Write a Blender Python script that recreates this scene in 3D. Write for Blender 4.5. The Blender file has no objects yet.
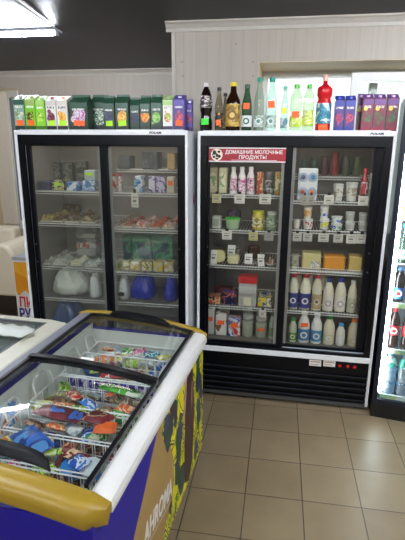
import bpy, math, random
from mathutils import Vector, Matrix, Euler
random.seed(7)
S = bpy.context.scene
COL = S.collection
PI = math.pi

# ------------------------------------------------------------------ camera
F_PX, YAW, PIT, ROL = 467.0, .1615, .2632, .0066
CAM = Vector((.5914, -3.3725, 1.9871))
_f = Vector((-math.sin(YAW)*math.cos(PIT), math.cos(YAW)*math.cos(PIT), -math.sin(PIT)))
_r = Vector((math.cos(YAW), math.sin(YAW), 0)); _u = _r.cross(_f)
RV = _r*math.cos(ROL)+_u*math.sin(ROL); UV = -_r*math.sin(ROL)+_u*math.cos(ROL)
def at(px, py, y):                    # measured point -> place on the plane at depth y
    d = _f+RV*((px-202.5)/F_PX)-UV*((py-270)/F_PX)
    return CAM+d*((y-CAM.y)/d.y)
def atz(px, py, z):
    d = _f+RV*((px-202.5)/F_PX)-UV*((py-270)/F_PX)
    return CAM+d*((z-CAM.z)/d.z)
cd = bpy.data.cameras.new('camera'); cam = bpy.data.objects.new('camera', cd); COL.objects.link(cam)
cd.sensor_fit = 'VERTICAL'; cd.sensor_height = 24; cd.lens = F_PX/540*24
m3 = Matrix((RV, UV, -_f)).transposed()
cam.matrix_world = Matrix.Translation(CAM) @ m3.to_4x4()
cd.clip_start = .02
S.camera = cam

# ------------------------------------------------------------------ materials
def lin(h):
    h = h.lstrip('#'); o = []
    for i in (0, 2, 4):
        c = int(h[i:i+2], 16)/255
        o.append(c/12.92 if c <= .04045 else ((c+.055)/1.055)**2.4)
    return (*o, 1)
_mc = {}
def newmat(key):
    m = bpy.data.materials.new(key); m.use_nodes = True
    nt = m.node_tree; return m, nt, nt.nodes['Principled BSDF']
def M(h, rough=.45, metal=0, var=.06, scale=30, bump=0, spec=.5):
    k = ('m', h, rough, metal, var, scale, bump, spec)
    if k in _mc: return _mc[k]
    m, nt, b = newmat('paint_'+h); N = nt.nodes; L = nt.links
    b.inputs['Roughness'].default_value = rough; b.inputs['Metallic'].default_value = metal; b.inputs['Specular IOR Level'].default_value = spec
    tc = N.new('ShaderNodeTexCoord'); no = N.new('ShaderNodeTexNoise'); no.inputs['Scale'].default_value = scale
    L.new(tc.outputs['Object'], no.inputs['Vector'])
    rp = N.new('ShaderNodeMapRange'); rp.inputs['To Min'].default_value = 1-var; rp.inputs['To Max'].default_value = 1+var
    L.new(no.outputs['Fac'], rp.inputs['Value'])
    mx = N.new('ShaderNodeVectorMath'); mx.operation = 'SCALE'; mx.inputs[0].default_value = lin(h)[:3]
    L.new(rp.outputs['Result'], mx.inputs['Scale']); L.new(mx.outputs['Vector'], b.inputs['Base Color'])
    if bump:
        bp = N.new('ShaderNodeBump'); bp.inputs['Strength'].default_value = bump
        L.new(no.outputs['Fac'], bp.inputs['Height']); L.new(bp.outputs['Normal'], b.inputs['Normal'])
    _mc[k] = m; return m
def P(cols, scale=18, rough=.4, stretch=(1, 1, 1), dist=.6, metal=0):
    """printed wrapping: patches of the given colours"""
    k = ('p', tuple(cols), scale, rough, stretch)
    if k in _mc: return _mc[k]
    m, nt, b = newmat('print_'+'_'.join(cols)); N = nt.nodes; L = nt.links
    b.inputs['Roughness'].default_value = rough; b.inputs['Metallic'].default_value = metal
    tc = N.new('ShaderNodeTexCoord'); mp = N.new('ShaderNodeMapping'); mp.inputs['Scale'].default_value = stretch
    oi = N.new('ShaderNodeObjectInfo'); ad = N.new('ShaderNodeVectorMath')
    L.new(tc.outputs['Object'], mp.inputs['Vector'])
    sc = N.new('ShaderNodeVectorMath'); sc.operation = 'SCALE'; sc.inputs[0].default_value = (3, 5, 7)
    L.new(oi.outputs['Random'], sc.inputs['Scale'])
    L.new(mp.outputs['Vector'], ad.inputs[0]); L.new(sc.outputs['Vector'], ad.inputs[1])
    no = N.new('ShaderNodeTexNoise'); no.inputs['Scale'].default_value = scale; no.inputs['Detail'].default_value = 1.5
    no.inputs['Distortion'].default_value = dist
    L.new(ad.outputs['Vector'], no.inputs['Vector'])
    cr = N.new('ShaderNodeValToRGB'); cr.color_ramp.interpolation = 'CONSTANT'
    e = cr.color_ramp.elements; n = len(cols)
    while len(e) < n: e.new(.5)
    for i, c in enumerate(cols):
        e[i].position = 0 if i == 0 else .36+.28*i/n; e[i].color = lin(c)
    L.new(no.outputs['Fac'], cr.inputs['Fac']); L.new(cr.outputs['Color'], b.inputs['Base Color'])
    _mc[k] = m; return m
def G(h='#dfe6e6', gloss=1.0, haze=0.0, rough=.02, key='glass', ior=1.45):
    """thin clear sheet: transparent + mirror by the angle, pale haze painted in for reflections and milky plastic"""
    k = ('g', h, gloss, haze, rough)
    if k in _mc: return _mc[k]
    m, nt, b = newmat(key); N = nt.nodes; L = nt.links; N.remove(b); out = N['Material Output']
    tr = N.new('ShaderNodeBsdfTransparent'); tr.inputs['Color'].default_value = lin(h)
    gl = N.new('ShaderNodeBsdfGlossy'); gl.inputs['Roughness'].default_value = rough
    ge = N.new('ShaderNodeNewGeometry'); dt = N.new('ShaderNodeVectorMath'); dt.operation = 'DOT_PRODUCT'
    L.new(ge.outputs['Normal'], dt.inputs[0]); L.new(ge.outputs['Incoming'], dt.inputs[1])
    def mt(op, a, bb):
        n = N.new('ShaderNodeMath'); n.operation = op
        for i, q in enumerate((a, bb)):
            if q is None: continue
            if isinstance(q, (int, float)): n.inputs[i].default_value = q
            else: L.new(q, n.inputs[i])
        return n.outputs[0]
    c_ = mt('ABSOLUTE', dt.outputs['Value'], None); c_ = mt('SUBTRACT', 1.0, c_); c_ = mt('POWER', c_, 5.0)
    c_ = mt('MULTIPLY', c_, .96); c_ = mt('ADD', c_, .04)
    mu = N.new('ShaderNodeMath'); mu.operation = 'MULTIPLY'; mu.inputs[1].default_value = gloss; mu.use_clamp = True
    L.new(c_, mu.inputs[0])
    mx = N.new('ShaderNodeMixShader'); L.new(mu.outputs['Value'], mx.inputs['Fac'])
    L.new(tr.outputs[0], mx.inputs[1]); L.new(gl.outputs[0], mx.inputs[2])
    last = mx
    if haze:
        df = N.new('ShaderNodeBsdfDiffuse'); df.inputs['Color'].default_value = lin('#dfe3e2')  # diffuse layer paints reflected haze on fridge glass, milkiness on plastics
        tc = N.new('ShaderNodeTexCoord'); mp = N.new('ShaderNodeMapping'); mp.inputs['Scale'].default_value = (1.2, 1.2, 7)
        no = N.new('ShaderNodeTexNoise'); no.inputs['Scale'].default_value = 2.2; no.inputs['Detail'].default_value = 3
        L.new(tc.outputs['Object'], mp.inputs['Vector']); L.new(mp.outputs['Vector'], no.inputs['Vector'])
        rg = N.new('ShaderNodeMapRange'); rg.inputs['From Min'].default_value = .3; rg.inputs['From Max'].default_value = .7
        rg.inputs['To Min'].default_value = haze*.5; rg.inputs['To Max'].default_value = haze*1.5
        L.new(no.outputs['Fac'], rg.inputs['Value'])
        m2 = N.new('ShaderNodeMixShader'); L.new(rg.outputs['Result'], m2.inputs['Fac'])
        L.new(mx.outputs[0], m2.inputs[1]); L.new(df.outputs[0], m2.inputs[2]); last = m2
    L.new(last.outputs[0], out.inputs['Surface']); _mc[k] = m; return m
def EM(h, st, key):
    k = ('e', h, st)
    if k in _mc: return _mc[k]
    m, nt, b = newmat(key); b.inputs['Emission Color'].default_value = lin(h); b.inputs['Emission Strength'].default_value = st
    b.inputs['Base Color'].default_value = lin('#eeeeee'); _mc[k] = m; return m

# ------------------------------------------------------------------ mesh builder
class B:
    def __init__(s): s.v = []; s.f = []; s.m = []
    def face(s, pts, m=0):
        i = len(s.v); s.v += [tuple(p) for p in pts]; s.f.append(list(range(i, i+len(pts)))); s.m.append(m); return s
    def box(s, x0, x1, y0, y1, z0, z1, m=0, T=None):
        i = len(s.v)
        c = [(x0,y0,z0),(x1,y0,z0),(x1,y1,z0),(x0,y1,z0),(x0,y0,z1),(x1,y0,z1),(x1,y1,z1),(x0,y1,z1)]
        if T: c = [tuple(T(*p)) for p in c]
        s.v += c
        for q in ((0,3,2,1),(4,5,6,7),(0,1,5,4),(1,2,6,5),(2,3,7,6),(3,0,4,7)):
            s.f.append([i+k for k in q]); s.m.append(m)
        return s
    def grid(s, rows, m=0, closed=False):
        i = len(s.v); n = len(rows[0])
        for r in rows: s.v += [tuple(p) for p in r]
        for a in range(len(rows)-1):
            for b in range(n if closed else n-1):
                c = (b+1) % n
                s.f.append([i+a*n+b, i+a*n+c, i+(a+1)*n+c, i+(a+1)*n+b]); s.m.append(m)
        return s
    def lathe(s, prof, cx=0, cy=0, m=0, n=16, sy=1, caps=True):
        rows = [[(cx+r*math.cos(2*PI*k/n), cy+sy*r*math.sin(2*PI*k/n), z) for k in range(n)] for r, z in prof]
        s.grid(rows, m, True)
        if caps:
            i = len(s.v); s.v += rows[0]; s.f.append(list(range(i, i+n))[::-1]); s.m.append(m)
            i = len(s.v); s.v += rows[-1]; s.f.append(list(range(i, i+n))); s.m.append(m)
        return s
    def bar(s, a, b, r=.002, m=0, n=4):
        a = Vector(a); b = Vector(b); d = (b-a)
        if d.length < 1e-6: return s
        d.normalize(); u = d.orthogonal().normalized(); w = d.cross(u)
        R = lambda p: [tuple(p+(u*math.cos(2*PI*k/n+PI/4)+w*math.sin(2*PI*k/n+PI/4))*r) for k in range(n)]
        s.grid([R(a), R(b)], m, True); return s
    def tube(s, pts, r, m=0, n=8):
        pts = [Vector(p) for p in pts]; rows = []; u = None
        for k, p in enumerate(pts):
            d = (pts[min(k+1, len(pts)-1)]-pts[max(k-1, 0)]).normalized()
            u = d.orthogonal().normalized() if u is None else (u-d*u.dot(d)).normalized()
            w = d.cross(u); rows.append([p+(u*math.cos(2*PI*q/n)+w*math.sin(2*PI*q/n))*r for q in range(n)])
        s.grid(rows, m, True); s.face(rows[0][::-1], m); s.face(rows[-1], m); return s
    def disc(s, cx, cz, r, y, m=0, n=18, sz=1):     # faces -y
        return s.face([(cx+r*math.cos(2*PI*k/n), y, cz+r*sz*math.sin(2*PI*k/n)) for k in range(n)], m)
    def prism(s, poly, y0, y1, m=0):               # poly in x,z
        a = [(x, y0, z) for x, z in poly]; b = [(x, y1, z) for x, z in poly]
        s.face(a, m); s.face(b[::-1], m); n = len(poly)
        for k in range(n): s.face([a[k], b[k], b[(k+1) % n], a[(k+1) % n]], m)
        return s
    def xf(s, fn): s.v = [tuple(fn(*p)) for p in s.v]; return s
    def build(s, name, parent=None, mats=None, smooth=False, bevel=0, loc=None, rot=None):
        me = bpy.data.meshes.new(name); me.from_pydata(s.v, [], s.f)
        mats = mats if isinstance(mats, (list, tuple)) else [mats]
        for x in mats: me.materials.append(x)
        for p, k in zip(me.polygons, s.m): p.material_index = k; p.use_smooth = smooth
        import bmesh
        bm = bmesh.new(); bm.from_mesh(me); bmesh.ops.remove_doubles(bm, verts=bm.verts, dist=1e-5)
        if not s.__dict__.get('keep'): bmesh.ops.recalc_face_normals(bm, faces=bm.faces)
        bm.to_mesh(me); bm.free()
        o = bpy.data.objects.new(name, me); COL.objects.link(o)
        if parent: o.parent = parent
        if loc is not None: o.location = loc
        if rot is not None: o.rotation_euler = rot
        if smooth:
            es = o.modifiers.new('e', 'EDGE_SPLIT'); es.split_angle = .9
        if bevel:
            b = o.modifiers.new('b', 'BEVEL'); b.width = bevel; b.segments = 2; b.limit_method = 'ANGLE'
        return o
def thing(name, label, cat, loc=(0, 0, 0), rz=0, group=None):
    o = bpy.data.objects.new(name, None); COL.objects.link(o); o.location = loc; o.rotation_euler = (0, 0, rz)
    o.empty_display_size = .05
    o['label'] = label; o['category'] = cat
    if group: o['group'] = group
    return o
def tag(o, label, cat, group=None, kind=None):
    o['label'] = label; o['category'] = cat
    if group: o['group'] = group
    if kind: o['kind'] = kind
    return o
def struct(o): o['kind'] = 'structure'; return o
_font = None
def text(s, size, mat, name, parent, loc, rot=(PI/2, 0, 0), ext=.0006, align='CENTER', sx=1, shear=0, bold=.012):
    c = bpy.data.curves.new('t', 'FONT'); c.body = s; c.size = size; c.extrude = ext; c.align_x = align; c.align_y = 'CENTER'; c.shear = shear
    c.resolution_u = 3; c.offset = size*bold
    t = bpy.data.objects.new('t', c); COL.objects.link(t)
    bpy.context.view_layer.update()
    me = bpy.data.meshes.new_from_object(t.evaluated_get(bpy.context.evaluated_depsgraph_get()))
    bpy.data.objects.remove(t); bpy.data.curves.remove(c)
    me.materials.clear(); me.materials.append(mat)
    o = bpy.data.objects.new(name, me); COL.objects.link(o); o.parent = parent; o.location = loc; o.rotation_euler = rot; o.scale = (sx, 1, 1)
    return o

WHITE = M('#e8e8e6', .35); OFF = M('#d8d6cf', .5); BLACK = M('#0c0e12', .3); SOFTBLACK = M('#14161b', .5)
GREY = M('#8d9296', .35, .6); CHROME = M('#c9ccd0', .2, .9); WIRE = M('#f0f2f2', .3)

# ------------------------------------------------------------------ room shell
CEIL = 2.95
def floor_mat():
    m, nt, b = newmat('floor_tiles'); N = nt.nodes; L = nt.links
    tc = N.new('ShaderNodeTexCoord'); mp = N.new('ShaderNodeMapping')
    mp.inputs['Location'].default_value = (-.1461+.33*20, .056+.33*30, 0); L.new(tc.outputs['Object'], mp.inputs['Vector'])
    br = N.new('ShaderNodeTexBrick'); br.offset = 0; br.squash = 1
    for k, v in (('Scale', 1), ('Brick Width', .33), ('Row Height', .33), ('Mortar Size', .0032), ('Mortar Smooth', .2), ('Bias', 0)): br.inputs[k].default_value = v
    br.inputs['Color1'].default_value = lin('#97866a'); br.inputs['Color2'].default_value = lin('#8d7c60'); br.inputs['Mortar'].default_value = lin('#4b4032')
    L.new(mp.outputs['Vector'], br.inputs['Vector'])
    no = N.new('ShaderNodeTexNoise'); no.inputs['Scale'].default_value = 5; no.inputs['Detail'].default_value = 6; L.new(tc.outputs['Object'], no.inputs['Vector'])
    rg = N.new('ShaderNodeMapRange'); rg.inputs['To Min'].default_value = .78; rg.inputs['To Max'].default_value = 1.2; L.new(no.outputs['Fac'], rg.inputs['Value'])
    mx = N.new('ShaderNodeVectorMath'); mx.operation = 'SCALE'; L.new(br.outputs['Color'], mx.inputs[0]); L.new(rg.outputs['Result'], mx.inputs['Scale'])
    L.new(mx.outputs['Vector'], b.inputs['Base Color']); b.inputs['Roughness'].default_value = .36
    bp = N.new('ShaderNodeBump'); bp.inputs['Strength'].default_value = .35; bp.inputs['Distance'].default_value = .003; bp.invert = True
    L.new(br.outputs['Fac'], bp.inputs['Height']); L.new(bp.outputs['Normal'], b.inputs['Normal'])
    return m
def panel_mat(h='#aaa093', axis=(1, 1, 0), period=.10, depth=.1, rough=.45, key='wall_panels'):
    m, nt, b = newmat(key); N = nt.nodes; L = nt.links; b.inputs['Specular IOR Level'].default_value = .2 if 'ceil' in key else .5
    tc = N.new('ShaderNodeTexCoord'); dt = N.new('ShaderNodeVectorMath'); dt.operation = 'DOT_PRODUCT'; dt.inputs[1].default_value = axis
    L.new(tc.outputs['Object'], dt.inputs[0])
    md = N.new('ShaderNodeMath'); md.operation = 'PINGPONG'; md.inputs[1].default_value = period/2; L.new(dt.outputs['Value'], md.inputs[0])
    lt = N.new('ShaderNodeMath'); lt.operation = 'LESS_THAN'; lt.inputs[1].default_value = .003; L.new(md.outputs[0], lt.inputs[0])
    mp = N.new('ShaderNodeMapping'); mp.inputs['Scale'].default_value = (14, 14, .5); L.new(tc.outputs['Object'], mp.inputs['Vector'])
    no = N.new('ShaderNodeTexNoise'); no.inputs['Scale'].default_value = 3; L.new(mp.outputs['Vector'], no.inputs['Vector'])
    rg = N.new('ShaderNodeMapRange'); rg.inputs['To Min'].default_value = .88; rg.inputs['To Max'].default_value = 1.1; L.new(no.outputs['Fac'], rg.inputs['Value'])
    s1 = N.new('ShaderNodeMath'); s1.operation = 'MULTIPLY_ADD'; s1.inputs[1].default_value = -depth; L.new(lt.outputs[0], s1.inputs[0]); L.new(rg.outputs['Result'], s1.inputs[2])
    mx = N.new('ShaderNodeVectorMath'); mx.operation = 'SCALE'; mx.inputs[0].default_value = lin(h)[:3]; L.new(s1.outputs[0], mx.inputs['Scale'])
    L.new(mx.outputs['Vector'], b.inputs['Base Color']); b.inputs['Roughness'].default_value = rough
    return m
WALL = panel_mat(); CEILM = panel_mat('#171a23', (1, 0, 0), .25, .12, .42, 'ceiling_panels')
REVEAL = M('#d9c6a6', .6); UPVC = M('#e4e6e4', .3)
XL, XR, YB, YF = -3.75, 3.3, 3.1, -6.2
WX = -.346; WY = .75                               # the nearer wall behind the dairy fridge
struct(B().box(XL-.2, XR+.2, YF-.2, YB+.5, -.1, 0).build('floor', None, floor_mat()))
struct(B().box(XL-.2, XR+.2, YF-.2, YB+.5, CEIL, CEIL+.1).build('ceiling', None, CEILM))
# wall with a rectangular opening
def wall_open(name, axis, c0, c1, a0, a1, o, mat):
    b = B(); x0, x1, z0, z1 = o
    def bx(p, q, r, s_):
        if q-p > .001 and s_-r > .001:
            b.box(p, q, c0, c1, r, s_) if axis == 'x' else b.box(c0, c1, p, q, r, s_)
    bx(a0, x0, 0, CEIL); bx(x1, a1, 0, CEIL); bx(x0, x1, 0, z0); bx(x0, x1, z1, CEIL)
    return struct(b.build(name, None, mat))
W1 = (.372, 2.35, 1.05, 2.636)
wall_open('wall_front', 'x', WY, WY+.62, WX, XR+.2, W1, [WALL])
struct(B().box(WX, WX+.12, WY+.622, YB, 0, CEIL).build('wall_recess', None, WALL))
W2 = (XL+.05, -3.10, .72, 2.735)
wall_open('wall_back', 'x', YB, YB+.5, XL-.2, WX, W2, [WALL])
struct(B().box(XL-.2, XL, YF, YB, 0, CEIL).build('wall_left', None, WALL))
struct(B().box(XR, XR+.2, YF, WY, 0, CEIL).build('wall_right', None, WALL))
W3 = (-1.6, 2.2, .5, 2.5)
struct(B().box(XL-.2, XR+.2, YF-.2, YF, 0, CEIL).build('wall_rear', None, WALL))
# cornices
def cornice(name, p0, p1, n):
    b = B(); prof = [(0, 0), (.006, -.012), (.012, -.03), (.035, -.045), (.04, -.052), (.046, -.052), (.046, 0)]
    p0 = Vector(p0); p1 = Vector(p1); n = Vector(n)
    prof = [(0, -.075), (.008, -.075), (.012, -.05), (.035, -.02), (.05, -.012), (.05, 0), (0, 0)]
    A = [p0+n*a+Vector((0, 0, z)) for a, z in prof]; C_ = [p1+n*a+Vector((0, 0, z)) for a, z in prof]
    b.grid([A, C_], 0, True); b.face(A[::-1]); b.face(C_)
    return struct(b.build(name, None, M('#bdb6ac', .5)))
cornice('trim_1', (WX-.05, WY-.001, CEIL-.001), (XR, WY-.001, CEIL-.001), (0, -1, 0))
cornice('trim_2', (XL, YB-.001, CEIL-.001), (WX, YB-.001, CEIL-.001), (0, -1, 0))
struct(B().box(WX-.004, WX+.028, WY-.012, WY-.001, 0, CEIL-.08).build('trim_3', None, M('#bdb6ac', .5)))
struct(B().box(WX, W1[0], WY-.012, WY-.001, 0, .07).box(W1[0], XR, WY-.012, WY-.001, 0, .07).build('baseboard_front', None, M('#8a8178', .5)))
# screw heads of the cladding
b = B()
for px, py in ((182, 62), (183, 76), (253, 62), (253, 76), (236, 44)):
    q = at(px, py, WY-.002); b.disc(q.x, q.z, .006, WY-.003)
sc_ = b.build('screw_heads', bpy.data.objects['wall_front'], M('#6f6860', .5))
# windows
def frame_rect(b, x0, x1, y0, y1, z0, z1, w, m=0):
    b.box(x0, x0+w, y0, y1, z0, z1, m); b.box(x1-w, x1, y0, y1, z0, z1, m)
    b.box(x0+w, x1-w, y0, y1, z0, z0+w, m); b.box(x0+w, x1-w, y0, y1, z1-w, z1, m)
def window(name, o, y0, y1, ydep, mull, sill=True):
    x0, x1, z0, z1 = o
    root = bpy.data.objects.new(name, None); COL.objects.link(root); struct(root)
    b = B(); t = .006; e = .001
    b.box(x0+e, x1-e, y0+.002, y1-e, z1-t, z1-e); b.box(x0+e, x0+t, y0+.002, y1-e, z0, z1-t); b.box(x1-t, x1-e, y0+.002, y1-e, z0, z1-t)
    struct(b.build('window_reveal', root, REVEAL))
    b = B(); frame_rect(b, x0+t, x1-t, ydep, ydep+.06, z0+e, z1-t, .055)
    for mx in mull: b.box(mx-.035, mx+.035, ydep, ydep+.06, z0+.055, z1-.06)
    struct(b.build('window_frame', root, UPVC))
    struct(B().box(x0+.055, x1-.055, ydep+.028, ydep+.032, z0+.055, z1-.06).build('window_glass', root, G('#f4f8f6', .8, 0, .01, 'window_pane')))
    if sill: struct(B().box(x0+.005, x1-.005, y0-.04, ydep-.001, z0-.028, z0-.002).build('window_sill', root, UPVC))
    return root
w1 = window('window_1', W1, WY, WY+.62, WY+.52, [.372+1.0], False)
w2 = window('window_2', W2, YB, YB+.5, YB+.4, [-3.30], False)
# open casement leaves
b = B(); q0 = at(352, 73, WY+.30); q1 = 2.1
frame_rect(b, q0.x, q1, WY+.28, WY+.33, 1.15, q0.z, .075)
struct(b.build('window_sash', w1, M('#dcdcd8', .35)))
struct(B().box(q0.x+.075, q1-.075, WY+.302, WY+.306, 1.225, q0.z-.075).build('sash_glass', w1, G('#f4f8f6', .8, 0, .01, 'window_pane')))
b = B()
SA = math.radians(142)
def sashT(x, y, z): c, s = math.cos(SA), math.sin(SA); return (-3.105+x*c-y*s, YB+.005+x*s+y*c, z)
for (a, c) in ((0, .075), (.33, .40)): b.box(a, c, -.02, .02, .76, 2.70, 0, sashT)
b.box(.075, .33, -.02, .02, .76, .83, 0, sashT); b.box(.075, .33, -.02, .02, 2.62, 2.70, 0, sashT)
struct(b.build('window_sash', w2, UPVC))
struct(B().box(.075, .33, .0, .012, .83, 2.62, 0, sashT).build('sash_cover_panel', w2, M('#85858a', .6, 0, .05)))  # opaque panel added in the leaf to hide the bright sky
struct(B().box(.20, .225, .0125, .03, .83, 2.62, 0, sashT).build('cover_strip', w2, M('#80807e', .5)))
struct(B().box(.075, .10, .0125, .03, .83, 2.62, 0, sashT).build('cover_strip', w2, M('#efe3c6', .5)))
struct(B().box(.03, .05, .021, .05, 1.6, 1.72, 0, sashT).box(.03, .05, .035, .05, 1.50, 1.62, 0, sashT).build('sash_handle', w2, CHROME))
struct(B().box(-3.70, -3.45, YB+.25, YB+.27, .76, 2.70).build('sky_cover_board', w2, M('#d9cfbf', .7, 0, .05)))  # added beige board, keeps blown-out sky from showing in the window

# ------------------------------------------------------------------ ceiling lamps
def tube_lamp(label, x0, x1, y, group=None):
    t = thing('ceiling_lamp', label, 'lamp', ((x0+x1)/2, y, CEIL-.001), 0, group); h = (x1-x0)/2
    B().box(-h, h, -.022, .022, -.024, 0).build('housing', t, M('#dfe2e6', .4), bevel=.006)
    B().tube([(-h+.02, 0, -.042), (h-.02, 0, -.042)], .017, 0, 12).build('tube', t, EM('#f2f7ff', LAMP, 'lamp_tube'), True)
    for s in (-1, 1): B().box(s*h-.012, s*h+.012, -.02, .02, -.062, -.024).build('end_cap', t, M('#c4c8cc', .4))
    return t
LAMP = 92
tube_lamp('long glowing tube lamp on the dark ceiling, ending at a thin white conduit', -2.60, -1.38, .80)
tube_lamp('tube lamp on the ceiling over the aisle end of the two chest freezers', -1.7, -.48, -2.3)
tube_lamp('tube lamp on the ceiling over the tiled aisle facing the tall coolers', .9, 2.12, -2.3)
tube_lamp('added tube lamp brightening the freezer side, over the front of the tall glowing cooler', 1.75, 2.97, -1.15)  # out-of-view lamp, added to brighten the printed freezer side
tube_lamp('tube lamp on the ceiling above the rear of the shop, beside the outer wall', -1.7, -.48, -4.8)
tube_lamp('tube lamp on the ceiling above the rear of the shop, beside the cooler wall', .9, 2.12, -4.8)
a, c = Vector((-1.275, -.05, CEIL-.012)), Vector((-1.39, .92, CEIL-.012))
b = B().bar(a+(a-c)*3, c, .008); o = b.build('cable_conduit', None, M('#d8dce0', .4)); tag(o, 'thin white cable conduit running across the dark ceiling to the tube lamp', 'conduit')

# ------------------------------------------------------------------ big sliding door fridges
def box_open(b, x0, x1, y0, y1, z0, z1, t, m=0):   # cabinet open at -y
    b.box(x0, x0+t, y0, y1, z0, z1, m); b.box(x1-t, x1, y0, y1, z0, z1, m)
    b.box(x0+t, x1-t, y1-t, y1, z0, z1, m); b.box(x0+t, x1-t, y0, y1-t, z1-t, z1, m); b.box(x0+t, x1-t, y0, y1-t, z0, z0+t, m)
def slide_fridge(name, label, X0, W, Y0, gl, gr, shelvesL, shelvesR, haze, gloss, hg='#c4cfcf', lc='#b3ada1', ls=4):
    H = 2.075; D = .68
    t = thing(name, label, 'fridge', (X0, Y0, 0))
    b = B(); box_open(b, 0, W, .03, D, .42, H, .045); b.build('cabinet', t, M('#dfe2e8', .35, 0, .03), bevel=.008)
    b = B(); b.box(0, .02, 0, .03, .05, H); b.box(W-.02, W, 0, .03, .05, H); b.box(.02, W-.02, 0, .03, H-.03, H); b.box(.02, W-.02, -.006, .03, .412, .452)
    b.build('white_trim', t, M('#eceef0', .3), bevel=.003)
    b = B(); i0, i1 = .046, W-.046
    b.box(i0, i1, D-.06, D-.047, .47, H-.05); b.box(i0, i0+.006, .07, D-.06, .47, H-.05); b.box(i1-.006, i1, .07, D-.06, .47, H-.05); b.box(i0, i1, .07, D-.06, H-.06, H-.047); b.box(i0, i1, .07, D-.06, .47, .488)
    b.build('liner', t, M(lc, .5))
    b = B(); b.box(.02, W-.02, .008, .034, 1.975, H-.03); b.box(.02, .062, .008, .034, .452, 1.975); b.box(W-.062, W-.02, .008, .034, .452, 1.975); b.box(.062, W-.062, .008, .034, .452, .472)
    b.build('front_frame', t, M('#07090f', .3, spec=.22), bevel=.002)
    B().box(.15, W-.15, .075, .09, H-.075, H-.0605).build('light_strip', t, EM('#fff6e8', ls, 'added_fridge_light'))  # added glowing strip that lifts the dim interior, not an observed lamp
    # lower panel with grooves
    b = B(); b.box(.02, W-.02, .03, D, .06, .412, 0)
    b.box(.02, W-.02, .01, .03, .30, .412, 0)
    for k in range(5):
        z = .262-k*.048
        b.box(.02, W-.02, .012, .03, z, z+.026, 0); b.box(.02, W-.02, .008, .0118, z+.020, z+.026, 1)
    b.build('machine_panel', t, [M('#06080c', .35, spec=.2), M('#2a2f38', .35)])
    for x in (.08, W-.08):
        for y in (.08, D-.08): B().lathe([(.018, 0), (.022, .01), (.012, .02), (.012, .062)], x, y).build('foot', t, SOFTBLACK, True)
    B().box(.02, W-.02, .02, .05, .03, .06).build('kick_plate', t, M('#5b5e60', .4, .5))
    # doors
    GL = G(hg, gloss, haze, .03, 'fridge_glass')
    for i, ((x0, x1), yy) in enumerate((gl, gr)):
        fw = .05
        d = B(); z0, z1 = .490, 1.968; a0 = .062 if i == 0 else x0-fw; a1 = W-.062 if i == 1 else x1+fw
        d.box(a0, x0, yy, yy+.022, .47, 1.985); d.box(x1, a1, yy, yy+.022, .47, 1.985); d.box(x0, x1, yy, yy+.022, .47, z0); d.box(x0, x1, yy, yy+.022, z1, 1.985)
        dr = d.build('door', t, M('#070a12', .3, spec=.25), bevel=.003)
        B().box(x0, x1, yy+.009, yy+.013, z0, z1).build('door_glass', dr, GL)
        e = B()
        if i == 0: e.box(x1-.022, x1, yy+.0135, yy+.018, z0, z1)
        else: e.box(x0, x0+.022, yy+.0135, yy+.018, z0, z1)
        e.build('edge_profile', dr, M('#a9adb0', .3, .5))
        for z in (1.1, 1.24): B().disc((a0+x0)/2 if i == 0 else (a1+x1)/2, z, .005, yy-.001, 0, 10).build('screw', dr, M('#8a9096', .3, .7))
    # shelves
    for (x0, x1), zs in (((.06, gl[0][1]+.02), shelvesL), ((gr[0][0]-.02, W-.06), shelvesR)):
        for z in zs:
            yf = .30 if z > 1.7 else .10
            b = B(); b.bar((x0, yf, z-.004), (x1, yf, z-.004), .0045); b.bar((x0, yf, z-.022), (x1, yf, z-.022), .003)
            b.bar((x0, D-.08, z-.004), (x1, D-.08, z-.004), .004)
            n = int((x1-x0)/.022)
            for k in range(n+1):
                x = x0+(x1-x0)*k/n; b.bar((x, yf, z-.003), (x, D-.08, z-.003), .0016, n=3); b.bar((x, yf, z-.004), (x, yf, z-.022), .0015, n=3)
            b.build('wire_shelf', t, M('#dfe3e3', .35))
    return t, GL
RZL = [1.63, 1.365, 1.088, .757]; RZR = [1.76, 1.598, 1.386, 1.078, .757]
DAIRY0 = None
dairy, GLR = slide_fridge('dairy_fridge', 'wide white and black sliding door fridge carrying a red and white sign', 0, 1.3325, 0,
    ((.082, .615), .036), ((.668, 1.215), .060), RZL, RZR, .004, .8, '#f7f7f4', '#6f6d69', 5)
LX0, LY0 = -1.3122, -.15; LW = 1.272
LZL = [1.64, 1.395, 1.05, .79]; LZR = [1.80, 1.64, 1.37, 1.035, .79]
left, GLL = slide_fridge('sliding_door_fridge', 'wide white and black sliding door fridge with hazy glass and no sign', LX0, LW, LY0,
    ((.096, .624), .036), ((.675, 1.185), .060), LZL, LZR, .022, 1.8, '#f4f4f0', '#96948e', 8)
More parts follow.
